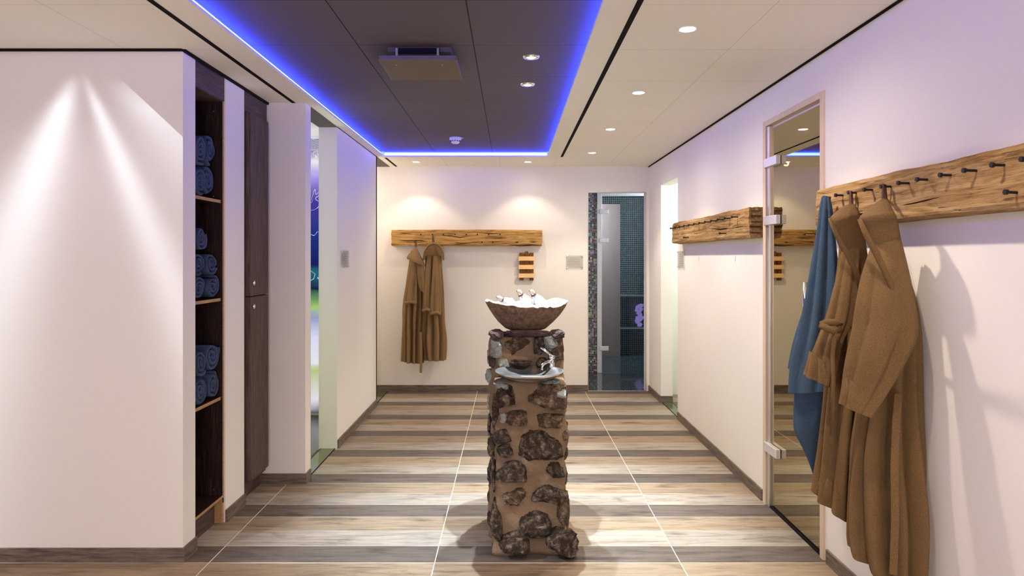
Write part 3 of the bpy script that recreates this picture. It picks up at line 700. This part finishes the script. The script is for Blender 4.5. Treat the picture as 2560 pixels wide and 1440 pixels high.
# ------------------------------------------------------------ cloth
def hermite(levels, t):
    n = len(levels)-1; f = t*n; i = min(int(f), n-1); u = f-i
    p0, p1, p2, p3 = levels[max(i-1, 0)], levels[i], levels[i+1], levels[min(i+2, n)]
    return [.5*((2*b)+(-a+c)*u+(2*a-5*b+4*c-d)*u*u+(-a+3*b-3*c+d)*u**3) for a, b, c, d in zip(p0, p1, p2, p3)]
def cloth(levels, folds, amp, seed, wall_x=None, wall_y=None, ratio=.6, nt=90, na=112, amp0=.25, cap=True, phase=0, dmax=None):
    """levels: (yL, pxL, yR, pxR, centre distance) -> vertical fabric tube with real depth and hanging folds"""
    rings = []; rnd = random.Random(seed); sub = [(rnd.uniform(.7, 1.3), rnd.uniform(0, 6.28)) for _ in range(4)]
    for i in range(nt+1):
        t = i/nt; yL, pL, yR, pR, d = hermite(levels, t)
        aL, aR = (pL-CX)/F, (pR-CX)/F; am = (aL+aR)/2; c = Vector((am*d, d)); v = c.normalized(); e1 = Vector((v.y, -v.x))
        r1 = max((aR-aL)/2*d*v.y, .002); r2 = r1*ratio
        if dmax: r2 = min(r2, dmax)
        zL, zR = Z_at(yL, d), Z_at(yR, d); A = amp*(amp0+(1-amp0)*min(1, t*1.6)); r = []
        for j in range(na):
            th = 2*pi*j/na
            drift = .55*sin(2.1*t+seed)+.3*noise.noise(Vector((t*2.5, seed, 2)))
            u = folds*(th+drift*.35)+sub[0][1]+phase
            f = (abs(cos(u/2))**.8)*2-1.15
            g = sin(sub[1][0]*2.7*folds/2*th+sub[1][1]+2*t)*.35
            nz = noise.noise(Vector((cos(th)*1.6+seed, sin(th)*1.6, t*3.2)))
            k = 1+A*(.75*f+g*.6+nz*.8)
            edge = abs(cos(th)); k = k*(1-edge**6*.5)+(1+.25*A*nz)*edge**6*.5 + 0
            p = c+e1*cos(th)*r1*k+v*(-sin(th))*r2*(1+A*1.6*(.75*f+.6*g+.5*nz))
            z = zL+(zR-zL)*(cos(th)+1)/2
            if wall_x is not None and p.x > wall_x: p = p*(wall_x/p.x)      # cloth lying on the wall
            if wall_y is not None and p.y > wall_y: p.y = wall_y
            r.append((p.x, p.y, z))
        rings.append(r)
    m = MB(); m.rings(rings, cap=False)
    # hem: turn the last ring inwards and up so the hem shows thickness
    def inner(ring, k, dz):
        cx = sum(p[0] for p in ring)/len(ring); cy = sum(p[1] for p in ring)/len(ring)
        return [(cx+(p[0]-cx)*k, cy+(p[1]-cy)*k, p[2]+dz) for p in ring]
    m.rings([rings[-1], inner(rings[-1], .95, .003), inner(rings[-1], .86, .02), inner(rings[-1], .6, .10)], cap=cap)
    m.rings([inner(rings[0], .2, .004), rings[0]], cap=cap)
    return m
def strip(pts, wdt, th, out):
    """flat band following pts; out = facing direction"""
    rings = []; o = Vector(out).normalized(); pts = [Vector(p) for p in pts]
    for i, p in enumerate(pts):
        tn = (pts[min(i+1, len(pts)-1)]-pts[max(i-1, 0)]).normalized(); s = tn.cross(o).normalized()
        rings.append([p+s*wdt/2+o*th/2, p-s*wdt/2+o*th/2, p-s*wdt/2-o*th/2, p+s*wdt/2-o*th/2])
    return MB().rings(rings)

WX = XR-.006
# blue towel
t = thing('hanging_towel', 'long blue terry towel hanging on the first peg beside the glass door', 'towel', (1.45, 3.15, 1.8))
cloth([(492, 2054, 492, 2074, 3.12), (520, 2048, 520, 2080, 3.12), (580, 2040, 580, 2086, 3.12), (660, 2028, 660, 2092, 3.11), (750, 2012, 750, 2096, 3.10), (830, 1996, 835, 2098, 3.09), (900, 1982, 910, 2098, 3.08), (985, 1975, 965, 2096, 3.07)],
      7, .26, 2, WX, nt=90, amp0=.4).build('front_fold', M['towel'], t, smooth=True)
cloth([(640, 2046, 640, 2090, 3.15), (750, 2016, 750, 2094, 3.15), (850, 1986, 850, 2092, 3.15), (925, 1970, 925, 2090, 3.15)], 5, .12, 5, WX, ratio=.35, nt=40).build('back_fold', M['towel'], t, smooth=True)
cloth([(930, 1986, 930, 2090, 3.12), (1000, 1984, 1000, 2088, 3.12), (1075, 1985, 1080, 2084, 3.12), (1120, 2004, 1130, 2078, 3.12), (1160, 2022, 1170, 2068, 3.12), (1195, 2035, 1208, 2050, 3.12)], 5, .10, 9, WX, ratio=.4, nt=50).build('lower_corner', M['towel'], t, smooth=True)

# robe L (middle)
t = thing('bathrobe', 'brown hooded bathrobe between the blue towel and the nearest robe', 'bathrobe', (1.45, 2.93, 1.8), 'brown bathrobes on the right wall')
cloth([(600, 2098, 600, 2158, 2.93), (660, 2094, 660, 2170, 2.93), (740, 2084, 740, 2176, 2.92), (820, 2074, 820, 2180, 2.92), (900, 2068, 900, 2180, 2.91), (1000, 2060, 1000, 2180, 2.90), (1100, 2048, 1105, 2180, 2.89), (1180, 2040, 1200, 2178, 2.88), (1236, 2037, 1330, 2176, 2.86)],
      9, .30, 14, WX, nt=110, ratio=.75).build('body', M['robe'], t, smooth=True)
cloth([(511, 2118, 511, 2136, 2.90), (522, 2098, 522, 2143, 2.89), (545, 2074, 540, 2149, 2.87), (575, 2080, 560, 2154, 2.87), (615, 2095, 585, 2160, 2.88), (660, 2112, 620, 2165, 2.90), (700, 2130, 660, 2172, 2.92)],
      3, .10, 15, WX, ratio=.8, nt=50).build('hood', M['robe'], t, smooth=True)
cloth([(620, 2104, 620, 2150, 2.88), (700, 2088, 700, 2146, 2.85), (790, 2064, 790, 2136, 2.83), (850, 2042, 850, 2110, 2.82), (900, 2024, 905, 2096, 2.82), (938, 2009, 968, 2086, 2.81)],
      6, .22, 17, WX, ratio=.55, nt=60).build('sleeve', M['robe'], t, smooth=True)
kb = MB(); kb.tube([P(2052, 812, 2.74), P(2066, 820, 2.72), P(2084, 828, 2.71), P(2098, 824, 2.71), P(2100, 812, 2.72), P(2090, 806, 2.72), P(2068, 806, 2.73), P(2052, 812, 2.74)], .015, 10)
kb.tube([P(2088, 826, 2.71), P(2082, 880, 2.71), P(2084, 960, 2.71), P(2080, 1090, 2.70)], .014, 8, flat=.5); kb.build('belt', M['robe'], t, smooth=True)
MB().tube([P(2074, 545, 2.76), P(2092, 588, 2.76), P(2116, 632, 2.77), P(2144, 690, 2.79), P(2166, 752, 2.82)], [.007, .010, .011, .011, .007], 10).build('hood_brim', M['robe'], t, smooth=True)
lp = MB(); lp.tube([P(2126, 516, 2.91), (1.497, 2.936, 1.80), (1.497, 2.937, 1.855), (1.510, 2.950, 1.855), (1.515, 2.952, 1.79), P(2138, 522, 2.92)], .0055, 8); lp.build('hanging_loop', M['loop'], t, smooth=True)

# robe R (near)
t = thing('bathrobe', 'nearest brown hooded bathrobe with a wide sleeve, rightmost on the right wall', 'bathrobe', (1.5, 2.67, 1.8), 'brown bathrobes on the right wall')
cloth([(600, 2180, 600, 2250, 2.66), (680, 2176, 680, 2268, 2.66), (760, 2170, 760, 2288, 2.66), (850, 2166, 850, 2298, 2.65), (960, 2158, 960, 2302, 2.65), (1060, 2142, 1060, 2305, 2.65), (1150, 2126, 1160, 2307, 2.65), (1250, 2118, 1270, 2310, 2.65), (1340, 2119, 1400, 2312, 2.64), (1375, 2124, 1475, 2315, 2.63)],
      10, .30, 24, WX, nt=120, ratio=.8).build('body', M['robe'], t, smooth=True)
cloth([(499, 2200, 499, 2218, 2.62), (512, 2182, 512, 2226, 2.61), (530, 2160, 528, 2232, 2.60), (547, 2147, 540, 2238, 2.59), (580, 2162, 560, 2243, 2.60), (625, 2184, 595, 2250, 2.61), (680, 2204, 640, 2258, 2.63), (760, 2232, 710, 2272, 2.66)],
      3, .09, 25, WX, ratio=.8, nt=60).build('hood', M['robe'], t, smooth=True)
cloth([(610, 2178, 600, 2252, 2.60), (690, 2154, 680, 2270, 2.56), (770, 2140, 760, 2288, 2.53), (830, 2128, 820, 2292, 2.52), (900, 2114, 880, 2272, 2.51), (960, 2104, 950, 2236, 2.51), (1010, 2096, 1040, 2178, 2.50), ],
      5, .15, 27, WX, ratio=.5, nt=70, amp0=.5).build('sleeve', M['robe'], t, smooth=True)
strip([P(2246, 985, 2.50), P(2240, 1060, 2.48), P(2236, 1160, 2.47), P(2238, 1300, 2.46), P(2233, 1436, 2.46)], .026, .008, (-.5, -1, 0)).build('belt', M['robe'], t, bevel=.002)
MB().tube([P(2148, 547, 2.49), P(2166, 588, 2.48), P(2192, 636, 2.48), P(2222, 700, 2.49), P(2252, 776, 2.52), P(2282, 850, 2.56)], [.007, .011, .012, .011, .010, .006], 10).build('hood_brim', M['robe'], t, smooth=True)
lp = MB(); lp.tube([P(2208, 503, 2.63), (1.496, 2.676, 1.82), (1.497, 2.677, 1.856), (1.512, 2.690, 1.856), (1.518, 2.692, 1.80), P(2222, 508, 2.65)], .0055, 8); lp.build('hanging_loop', M['loop'], t, smooth=True)

# robes on the back wall
WY = YB-.006
t = thing('bathrobe', 'left tan hooded bathrobe on the back wall, hood pulled to a point', 'bathrobe', (-1.1, 7.68, 1.7), 'tan bathrobes on the back wall')
cloth([(648, 1024, 648, 1058, 7.66), (700, 1019, 700, 1061, 7.65), (760, 1012, 760, 1061, 7.64), (820, 1009, 820, 1059, 7.63), (903, 1007, 908, 1056, 7.62)], 11, .36, 31, wall_y=WY, nt=80, ratio=.8).build('body', M['robe_far'], t, smooth=True)
cloth([(618, 1035, 618, 1042, 7.62), (628, 1028, 630, 1047, 7.60), (642, 1017, 648, 1056, 7.58), (648, 1019, 666, 1063, 7.58)], 3, .10, 32, wall_y=WY, nt=30, ratio=.9).build('hood', M['robe_far'], t, smooth=True)
cloth([(652, 1026, 652, 1044, 7.57), (700, 1018, 700, 1043, 7.54), (757, 1010, 757, 1041, 7.52)], 5, .20, 33, wall_y=WY, nt=40, ratio=.7).build('sleeve', M['robe_far'], t, smooth=True)
cloth([(650, 1042, 650, 1056, 7.57), (690, 1042, 690, 1062, 7.55), (722, 1048, 735, 1062, 7.54)], 4, .16, 34, wall_y=WY, nt=30, ratio=.7).build('sleeve', M['robe_far'], t, smooth=True)
MB().rings([[P(1010+30*i/8, 756+1.5*sin(i), 7.46-.02*sin(i*.4))+Vector((0, .018*cos(a), .018*sin(a))) for a in [k*pi/4 for k in range(8)]] for i in range(9)]).build('cuff', M['robe_far'], t, smooth=True)
strip([P(1052, 830, 7.50), P(1053, 880, 7.50), P(1052, 932, 7.50)], .026, .01, (0, -1, 0)).build('belt', M['robe_far'], t)
MB().tube([P(1038, 620, 7.62), P(1038, 603, 7.665), P(1041, 603, 7.665), P(1041, 620, 7.62)], .006, 8).build('hanging_loop', M['loop'], t)
t = thing('bathrobe', 'right tan hooded bathrobe on the back wall with round open hood', 'bathrobe', (-.9, 7.68, 1.7), 'tan bathrobes on the back wall')
cloth([(640, 1064, 640, 1104, 7.67), (700, 1062, 700, 1107, 7.66), (780, 1060, 780, 1110, 7.65), (840, 1061, 840, 1113, 7.64), (900, 1061, 900, 1112, 7.63)], 9, .34, 41, wall_y=WY, nt=80, ratio=.7).build('body', M['robe_far'], t, smooth=True)
hd = MB(); rings = []     # open hood: an arch-shaped band around a recessed hollow
for i in range(25):
    a = pi*i/24; cx_, cz_ = 1084, 642; q = []
    for k in range(10):
        b = 2*pi*k/10; rr = 1+.10*cos(b)
        px = cx_-24.5*rr*cos(a); py = cz_-33*rr*sin(a)+(8 if i in (0, 24) else 0)
        q.append(P(px, py, 7.60+.06*sin(b)))
    rings.append(q)
hd.rings(rings); hd.build('hood', M['robe_far'], t, smooth=True)
cloth([(612, 1072, 612, 1096, 7.72), (630, 1063, 630, 1105, 7.73), (660, 1064, 660, 1105, 7.73)], 3, .05, 45, wall_y=WY, nt=20, ratio=.2).build('hood_lining', M['robe_far'], t, smooth=True)
for k, lv in enumerate(([(640, 1066, 640, 1080, 7.60), (700, 1060, 700, 1077, 7.56), (776, 1056, 776, 1076, 7.54)], [(640, 1082, 640, 1102, 7.60), (700, 1079, 700, 1103, 7.56), (782, 1074, 784, 1102, 7.53)])):
    cloth(lv, 6, .16, 42+k, wall_y=WY, nt=40, ratio=.7).build('sleeve', M['robe_far'], t, smooth=True)
    x0, x1, yy = ((1055, 1076, 775), (1073, 1102, 783))[k]
    MB().rings([[P(x0+(x1-x0)*i/8, yy+1.5*sin(i), 7.48-.02*sin(i*.4))+Vector((0, .018*cos(a), .018*sin(a))) for a in [q*pi/4 for q in range(8)]] for i in range(9)]).build('cuff', M['robe_far'], t, smooth=True)
MB().tube([P(1082, 612, 7.62), P(1081, 590, 7.665), P(1084, 590, 7.665), P(1085, 612, 7.62)], .006, 8).build('hanging_loop', M['loop'], t)

# slatted wooden rack on the back wall
t = thing('slat_rack', 'small wooden rack of crossed slats hanging under the back wall beam', 'wall rack', (.19, YB, 1.5))
d = 7.76
for x0, x1, y0, y1 in ((1299, 1309, 632, 701), (1311, 1323, 634, 695), (1324, 1334, 632, 701)):
    B(X_at(x0, d), X_at(x1, d), 7.77, YB-.001, Z_at(y1, d), Z_at(y0, d)).build('upright_slat', M['dark_slat'], t, bevel=.002)
MB().rings([[(X_at(1316.5, d)+.024*cos(a), yy, Z_at(633, d)+.024*sin(a)) for a in [j*pi/10 for j in range(20)]] for yy in (7.765, YB-.001)]).build('round_hanger', M['dark_slat'], t)
for y0, y1 in ((641, 652), (662.5, 673), (684, 694.5)):
    B(X_at(1296, 7.73), X_at(1336.5, 7.73), 7.735, 7.77, Z_at(y1, 7.73), Z_at(y0, 7.73)).build('cross_slat', M['pale_wood'], t, bevel=.002)

# acrylic information plates
def plate(c, udir, wdt, hgt, out, label):
    c = Vector(c); u = Vector(udir); o = Vector(out); t = thing('acrylic_sign', label, 'sign', tuple(c))
    def bx(a0, a1, z0, z1, o0, o1):
        m = MB(); p = []
        for zz in (z0, z1):
            for oo in (o0, o1):
                for aa in (a0, a1): p.append(tuple(c+u*aa+o*oo+Vector((0, 0, zz))))
        m.v = p; m.f = [(0, 2, 3, 1), (4, 5, 7, 6), (0, 1, 5, 4), (2, 6, 7, 3), (0, 4, 6, 2), (1, 3, 7, 5)]; m.mi = [0]*6; return m
    bx(-wdt/2, wdt/2, -hgt/2, hgt/2, .012, .016).build('panel', M['acrylic'], t)
    ln = MB(); random.seed(3)
    for k in range(5):
        z = hgt*(.30-.13*k); L = wdt*(.40 if k else .25)
        q = bx(-L, L*random.uniform(.5, 1), z-.0016, z+.0016, .0165, .0168); b = len(ln.v); ln.v += q.v; ln.f += [tuple(b+i for i in f) for f in q.f]; ln.mi += q.mi
    ln.build('printed_lines', M['sign_ink'], t)
    for a in (-1, 1):
        for z in (-1, 1): bx(a*(wdt/2-.012)-.006, a*(wdt/2-.012)+.006, z*(hgt/2-.010)-.006, z*(hgt/2-.010)+.006, 0, .019).build('standoff', M['chrome'], t, bevel=.002)
plate((X_at(1436, YB), YB, Z_at(655, YB)), (1, 0, 0), .20, .155, (0, -1, 0), 'clear acrylic sign on the back wall left of the steam room door')
plate((XP, 5.66, 1.55), (0, 1, 0), .24, .145, (1, 0, 0), 'clear acrylic sign on the left wall beside the shower opening')
plate((XR, 6.31, 1.545), (0, 1, 0), .23, .16, (-1, 0, 0), 'clear acrylic sign under the farther beam on the right wall')

# ------------------------------------------------------------ sauna glass door on the right wall
d = thing('door_2', None, None, (XR, 3.84, 0)); d['kind'] = 'structure'
f = MB().box(XR-.012, 1.70, 4.205, 4.25, 0, 2.425).box(XR-.012, 1.70, 3.43, 3.468, 0, 2.425).box(XR-.012, 1.70, 3.468, 4.205, 2.39, 2.425)
f.build('door_trim', M['sauna_frame'], d, bevel=.003)
f = MB().box(XR-.004, 1.67, 4.165, 4.204, 0, 2.385).box(XR+.02, 1.67, 3.470, 3.482, 0, 2.385).box(XR+.02, 1.67, 3.482, 4.165, 2.372, 2.385)
f.build('door_frame', M['alu'], d, bevel=.002)
B(XR+.012, XR+.022, 3.482, 4.155, .012, 2.37).build('glass_leaf', M['bronze'], d)
B(XR+.0, XR+.03, 3.47, 4.165, 0, .010).build('threshold_seal', M['black'], d)
for z in (2.156, 1.794, .373): B(XR-.020, XR+.010, 4.02, 4.215, z-.028, z+.028).build('hinge', M['alu_lt'], d, bevel=.003)
MB().tube([(1.575, 3.56, 1.02), (1.575, 3.56, 1.43)], .012, 16).tube([(1.575, 3.56, 1.38), (1.632, 3.56, 1.38)], .006, 8).tube([(1.575, 3.56, 1.07), (1.632, 3.56, 1.07)], .006, 8).build('door_handle', M['chrome'], d, smooth=True)

# ------------------------------------------------------------ stone column, dish, tap, bowl
t = thing('stone_column', 'rustic rubble stone column with a lower step in the middle of the floor', 'stone column', (.1, 3.75, 0))
def rough_block(x0, x1, y0, y1, z0, z1, seed, flare=0):
    rings = []; nz = 46; n = 14
    for i in range(nz+1):
        tz = i/nz; z = z0+(z1-z0)*tz; r = []; fl = flare*max(0, 1-tz*4)**1.5
        for (ax, ay, bx_, by_) in ((x0-fl*.3, y0-fl*.2, x1+fl, y0-fl*.2), (x1+fl, y0-fl*.2, x1+fl, y1), (x1+fl, y1, x0-fl*.3, y1), (x0-fl*.3, y1, x0-fl*.3, y0-fl*.2)):
            for k in range(n):
                u = k/n; p = Vector((ax+(bx_-ax)*u, ay+(by_-ay)*u, z)); c = Vector(((x0+x1)/2, (y0+y1)/2, z)); dr = (p-c).normalized()
                nn = noise.fractal(Vector((p.x*9, p.y*9, z*9+seed)), 1, 2, 4); r.append(tuple(p+dr*(nn*.024-.008)))
        rings.append(r)
    return MB().rings(rings)
cm = rough_block(-.088, .295, 3.505, 3.74, 0, .905, 1, .05); c2 = rough_block(-.118, .292, 3.70, 4.02, 0, 1.118, 5, .03)
b = len(cm.v); cm.v += c2.v; cm.f += [tuple(b+i for i in f) for f in c2.f]; cm.mi += c2.mi
cm.build('mortar', M['mortar'], t, smooth=True)
def stone(c, sx, sy, sz, seed, mat):
    """irregular broken stone: rounded box cut by a few random planes"""
    rnd = random.Random(seed); bm = bmesh.new(); bmesh.ops.create_icosphere(bm, subdivisions=4, radius=1)
    planes = []
    for _ in range(9):
        n = Vector((rnd.uniform(-1, 1), rnd.uniform(-1, 1), rnd.uniform(-1, 1))).normalized(); planes.append((n, rnd.uniform(.60, .92)))
    for v in bm.verts:
        p = v.co.copy(); e = .42
        p = Vector([math.copysign(abs(a)**e, a) for a in p]); p *= .92
        for n, dd in planes:
            k = p.dot(n)
            if k > dd: p -= n*(k-dd)*.9
        nn = noise.fractal(p*1.4+Vector((seed*3.1, 0, 0)), 1, 2, 5); n2 = noise.fractal(p*4.5+Vector((seed, 5, 0)), 1, 2, 3)
        p += p.normalized()*(nn*.16+n2*.07+.10*abs(noise.noise(Vector((p.x*1.5, p.y*1.5, p.z*5+seed))))); v.co = Vector((p.x*sx+c[0], p.y*sy+c[1], p.z*sz+c[2]))
    me = bpy.data.meshes.new('stone'); bm.to_mesh(me); bm.free(); me.materials.append(mat)
    o = bpy.data.objects.new('stone', me); C.objects.link(o); o.parent = t; o.matrix_parent_inverse = Matrix.Translation(-Vector(t.location)); return o
Dk, Br, Wh, Pu = M['st_dark'], M['st_brown'], M['st_white'], M['st_purple']
stones = [  # x0, x1, y0, y1 in the photograph, distance of the face, material, bulge
 (1251, 1316, 1027, 1064, 3.50, Br, .03), (1341, 1410, 1035, 1069, 3.50, Br, .03), (1233, 1279, 1073, 1110, 3.50, Dk, .02), (1240, 1283, 1111, 1141, 3.50, Dk, .025),
 (1299, 1404, 1078, 1151, 3.50, Dk, .035), (1240, 1322, 1153, 1203, 3.50, Dk, .03), (1364, 1411, 1156, 1199, 3.50, Dk, .03), (1254, 1314, 1221, 1263, 3.50, Br, .02),
 (1331, 1411, 1211, 1260, 3.50, Dk, .035), (1300, 1376, 1278, 1341, 3.49, Dk, .04), (1393, 1423, 1229, 1315, 3.49, Br, .03), (1242, 1320, 1333, 1378, 3.47, Dk, .04),
 (1366, 1444, 1326, 1389, 3.46, Dk, .05), (1223, 1254, 1263, 1351, 3.50, Dk, .02), (1231, 1252, 1000, 1060, 3.51, Dk, .02), (1403, 1419, 1070, 1100, 3.52, Br, .02),
 (1234, 1288, 962, 1018, 3.50, Dk, .03), (1316, 1414, 962, 1022, 3.50, Br, .035), (1234, 1270, 955, 974, 3.50, Wh, .02), (1352, 1399, 950, 962, 3.51, Wh, .01),
 (1392, 1414, 970, 1000, 3.47, Wh, .012), (1250, 1268, 1035, 1056, 3.475, Wh, .01), (1228, 1240, 1150, 1225, 3.52, Dk, .02), (1225, 1238, 1085, 1140, 3.52, Dk, .02),
 (1213, 1238, 922, 956, 3.74, Wh, .03), (1220, 1240, 975, 1025, 3.74, Wh, .02), (1219, 1236, 1040, 1080, 3.74, Dk, .02), (1221, 1236, 1180, 1260, 3.74, Dk, .02),
 (1224, 1264, 826, 850, 3.70, Pu, .04), (1262, 1370, 826, 842, 3.70, Pu, .03), (1370, 1409, 827, 848, 3.70, Pu, .03), (1250, 1325, 842, 888, 3.70, Br, .012), (1224, 1256, 850, 892, 3.69, Wh, .02),
 (1334, 1363, 841, 887, 3.69, Dk, .025), (1359, 1405, 842, 882, 3.69, Wh, .018), (1378, 1408, 850, 900, 3.71, Br, .02), (1242, 1273, 898, 918, 3.69, Wh, .025), (1270, 1330, 899, 913, 3.69, Dk, .02),
 (1220, 1241, 890, 922, 3.72, Pu, .025), (1340, 1372, 895, 915, 3.70, Br, .012)]
for i, (x0, x1, y0, y1, dd, mt, bl) in enumerate(stones):
    xa, xb, za, zb = X_at(x0, dd), X_at(x1, dd), Z_at(y1, dd), Z_at(y0, dd)
    za = max(za, .004)
    stone(((xa+xb)/2, dd+.022, (za+zb)/2), (xb-xa)/2*1.12, .034+bl*1.1, (zb-za)/2*1.14, i+1, mt)
random.seed(77)
k = 100
for side, xs in ((-1, -.118), (1, .292)):
    for row in range(8):
        for q in range(2):
            z = .07+row*.133+random.uniform(-.01, .01); y = 3.80+q*.14+random.uniform(-.02, .02); k += 1
            stone((xs-side*.012, y, z), .030, random.uniform(.045, .066), random.uniform(.038, .055), k, random.choice([Dk, Br, Dk, Wh]))
for side, xs in ((-1, -.088), (1, .295)):
    for row in range(6):
        z = .08+row*.145+random.uniform(-.01, .01); k += 1
        stone((xs-side*.014, 3.61+random.uniform(-.01, .01), z), .028, random.uniform(.05, .075), random.uniform(.04, .058), k, random.choice([Dk, Br]))
for row in range(7):
    for q in range(3):
        k += 1; stone((-.04+q*.13+random.uniform(-.02, .02), 4.015, .08+row*.15), random.uniform(.045, .062), .03, random.uniform(.045, .062), k, random.choice([Dk, Br, Wh]))

# steel dish
dc = (.098, 3.535, .950)
t = thing('water_dish', 'shallow round polished steel dish on the lower step of the stone column', 'basin', (dc[0], dc[1], dc[2]-.04))
MB().lathe([(.001, -.034), (.05, -.034), (.10, -.026), (.145, -.008), (.176, .012), (.181, .014), (.181, .010), (.148, -.012), (.10, -.031), (.05, -.040), (.001, -.040)], dc, 72).build('bowl', M['steel'], t, smooth=True)
MB().lathe([(.001, 0), (.016, 0), (.018, -.002)], (dc[0], dc[1], dc[2]-.0315), 24).build('drain', M['chrome'], t)
t = thing('tap', 'small chrome tap with a lever handle over the steel dish', 'tap', (.232, 3.665, .94))
T0 = Vector((.226, 3.668, .92))
MB().tube([T0, T0+Vector((0, 0, .09))], .015, 16).tube([T0+Vector((0, 0, .085)), T0+Vector((0, 0, .105))], .019, 16).build('body', M['chrome'], t, smooth=True)
MB().tube([T0+Vector((0, 0, .07)), T0+Vector((-.03, -.03, .072)), T0+Vector((-.055, -.06, .058)), T0+Vector((-.060, -.066, .035))], .009, 12).build('spout', M['chrome'], t, smooth=True)
MB().tube([T0+Vector((0, 0, .102)), T0+Vector((-.025, -.008, .122)), T0+Vector((-.062, -.014, .15))], [.010, .007, .009], 12).build('lever', M['chrome'], t, smooth=True)

# rough stone bowl
bc = Vector((.085, 3.86, 1.146))
t = thing('stone_bowl', 'large rough brown stone bowl with a chipped rim on top of the stone column', 'bowl', tuple(bc))
n = 120; prof = [(.095, 0), (.118, .008), (.160, .045), (.195, .085), (.222, .125), (.236, .158)]
inner = [(.205, .150), (.17, .10), (.10, .055), (.001, .045)]
def rimz(a): return .012*sin(a*2+.6)+.010*noise.noise(Vector((cos(a)*3, sin(a)*3, 1)))+.007*noise.noise(Vector((cos(a)*9, sin(a)*9, 4)))-.010*max(0, -sin(a))
def ring(r, z, w):
    o = []
    for j in range(n):
        a = 2*pi*j/n; nz = noise.fractal(Vector((cos(a)*3.2, sin(a)*3.2, z*16)), 1, 2, 4)
        rr = r*(1+.045*nz*w+.02*cos(a-.2)*w); o.append((bc.x+rr*cos(a), bc.y+rr*sin(a)*.92, bc.z+z+rimz(a)*w))
    return o
ro = [ring(r, z, i/5) for i, (r, z) in enumerate(prof)]
MB().rings([[(bc.x, bc.y, bc.z)]*n]+ro, cap=False).build('shell', M['bowl'], t, smooth=True)
MB().rings([ro[-1], ring(.222, .163, 1), ring(.206, .155, 1)]+[ring(r, z, .6-.15*i) for i, (r, z) in enumerate(inner)], cap=False).build('rim', M['bowl_rim'], t, smooth=True)
# salt heap, countless grains
hp = []; 
for i in range(14):
    r = .200*(1-i/13)+.001; hp.append([(bc.x+r*cos(2*pi*j/64), bc.y+.92*r*sin(2*pi*j/64), bc.z+.118+.045*(1-(r/.2)**2)+.010*noise.noise(Vector((r*30*cos(2*pi*j/64), r*30*sin(2*pi*j/64), 2)))) for j in range(64)])
tag(MB().rings(hp).build('salt_heap', M['ice'], None, smooth=True), 'white heap of crushed ice or salt filling the stone bowl', 'ice', kind='stuff')
for k, (px, py, lean, lb) in enumerate(((1262, 748, -.9, 'white rounded flask leaning left at the left of the stone bowl'), (1303, 742, -.35, 'white rounded flask with upright neck in the middle of the stone bowl'), (1335, 742, -.3, 'white rounded flask standing rightmost in the stone bowl'))):
    dd = 3.80; b0 = P(px+10, py+8, dd); b0.z = max(b0.z, 1.30); hd_ = P(px-(16 if k == 0 else 6), py-(10 if k == 0 else 20)+6, dd-.02)
    t = thing('flask', lb, 'flask', tuple(b0))
    pts = [b0+Vector((.030, 0, -.035)), b0+Vector((.012, 0, -.018)), b0, b0.lerp(hd_, .35), b0.lerp(hd_, .6)]
    MB().tube(pts, [.022, .034, .032, .020, .013], 20).build('body', M['ceramic'], t, smooth=True)
    MB().tube([b0.lerp(hd_, .55), b0.lerp(hd_, .8), hd_, hd_+(hd_-b0)*.12], [.012, .012, .013, .006], 14).build('neck', M['flesh'], t, smooth=True)
    q = MB()
    q.tube([b0.lerp(hd_, .5)+Vector((-.012, -.010, 0)), b0.lerp(hd_, .5)+Vector((.010, -.012, 0))], .0018, 8)
    ax = (hd_-b0).normalized(); e1 = ax.cross(Vector((0, 1, 0))).normalized(); e2 = ax.cross(e1); c0 = b0.lerp(hd_, .62)
    q.tube([c0+(e1*cos(a)+e2*sin(a))*.0145 for a in [j*pi/10 for j in range(21)]], .0022, 6); q.tube([hd_+Vector((-.013, -.004, .003)), c0+Vector((-.016, -.006, 0)), c0+Vector((-.012, -.012, -.014))], .0018, 6)
    q.build('wire_clasp', M['iron'], t)
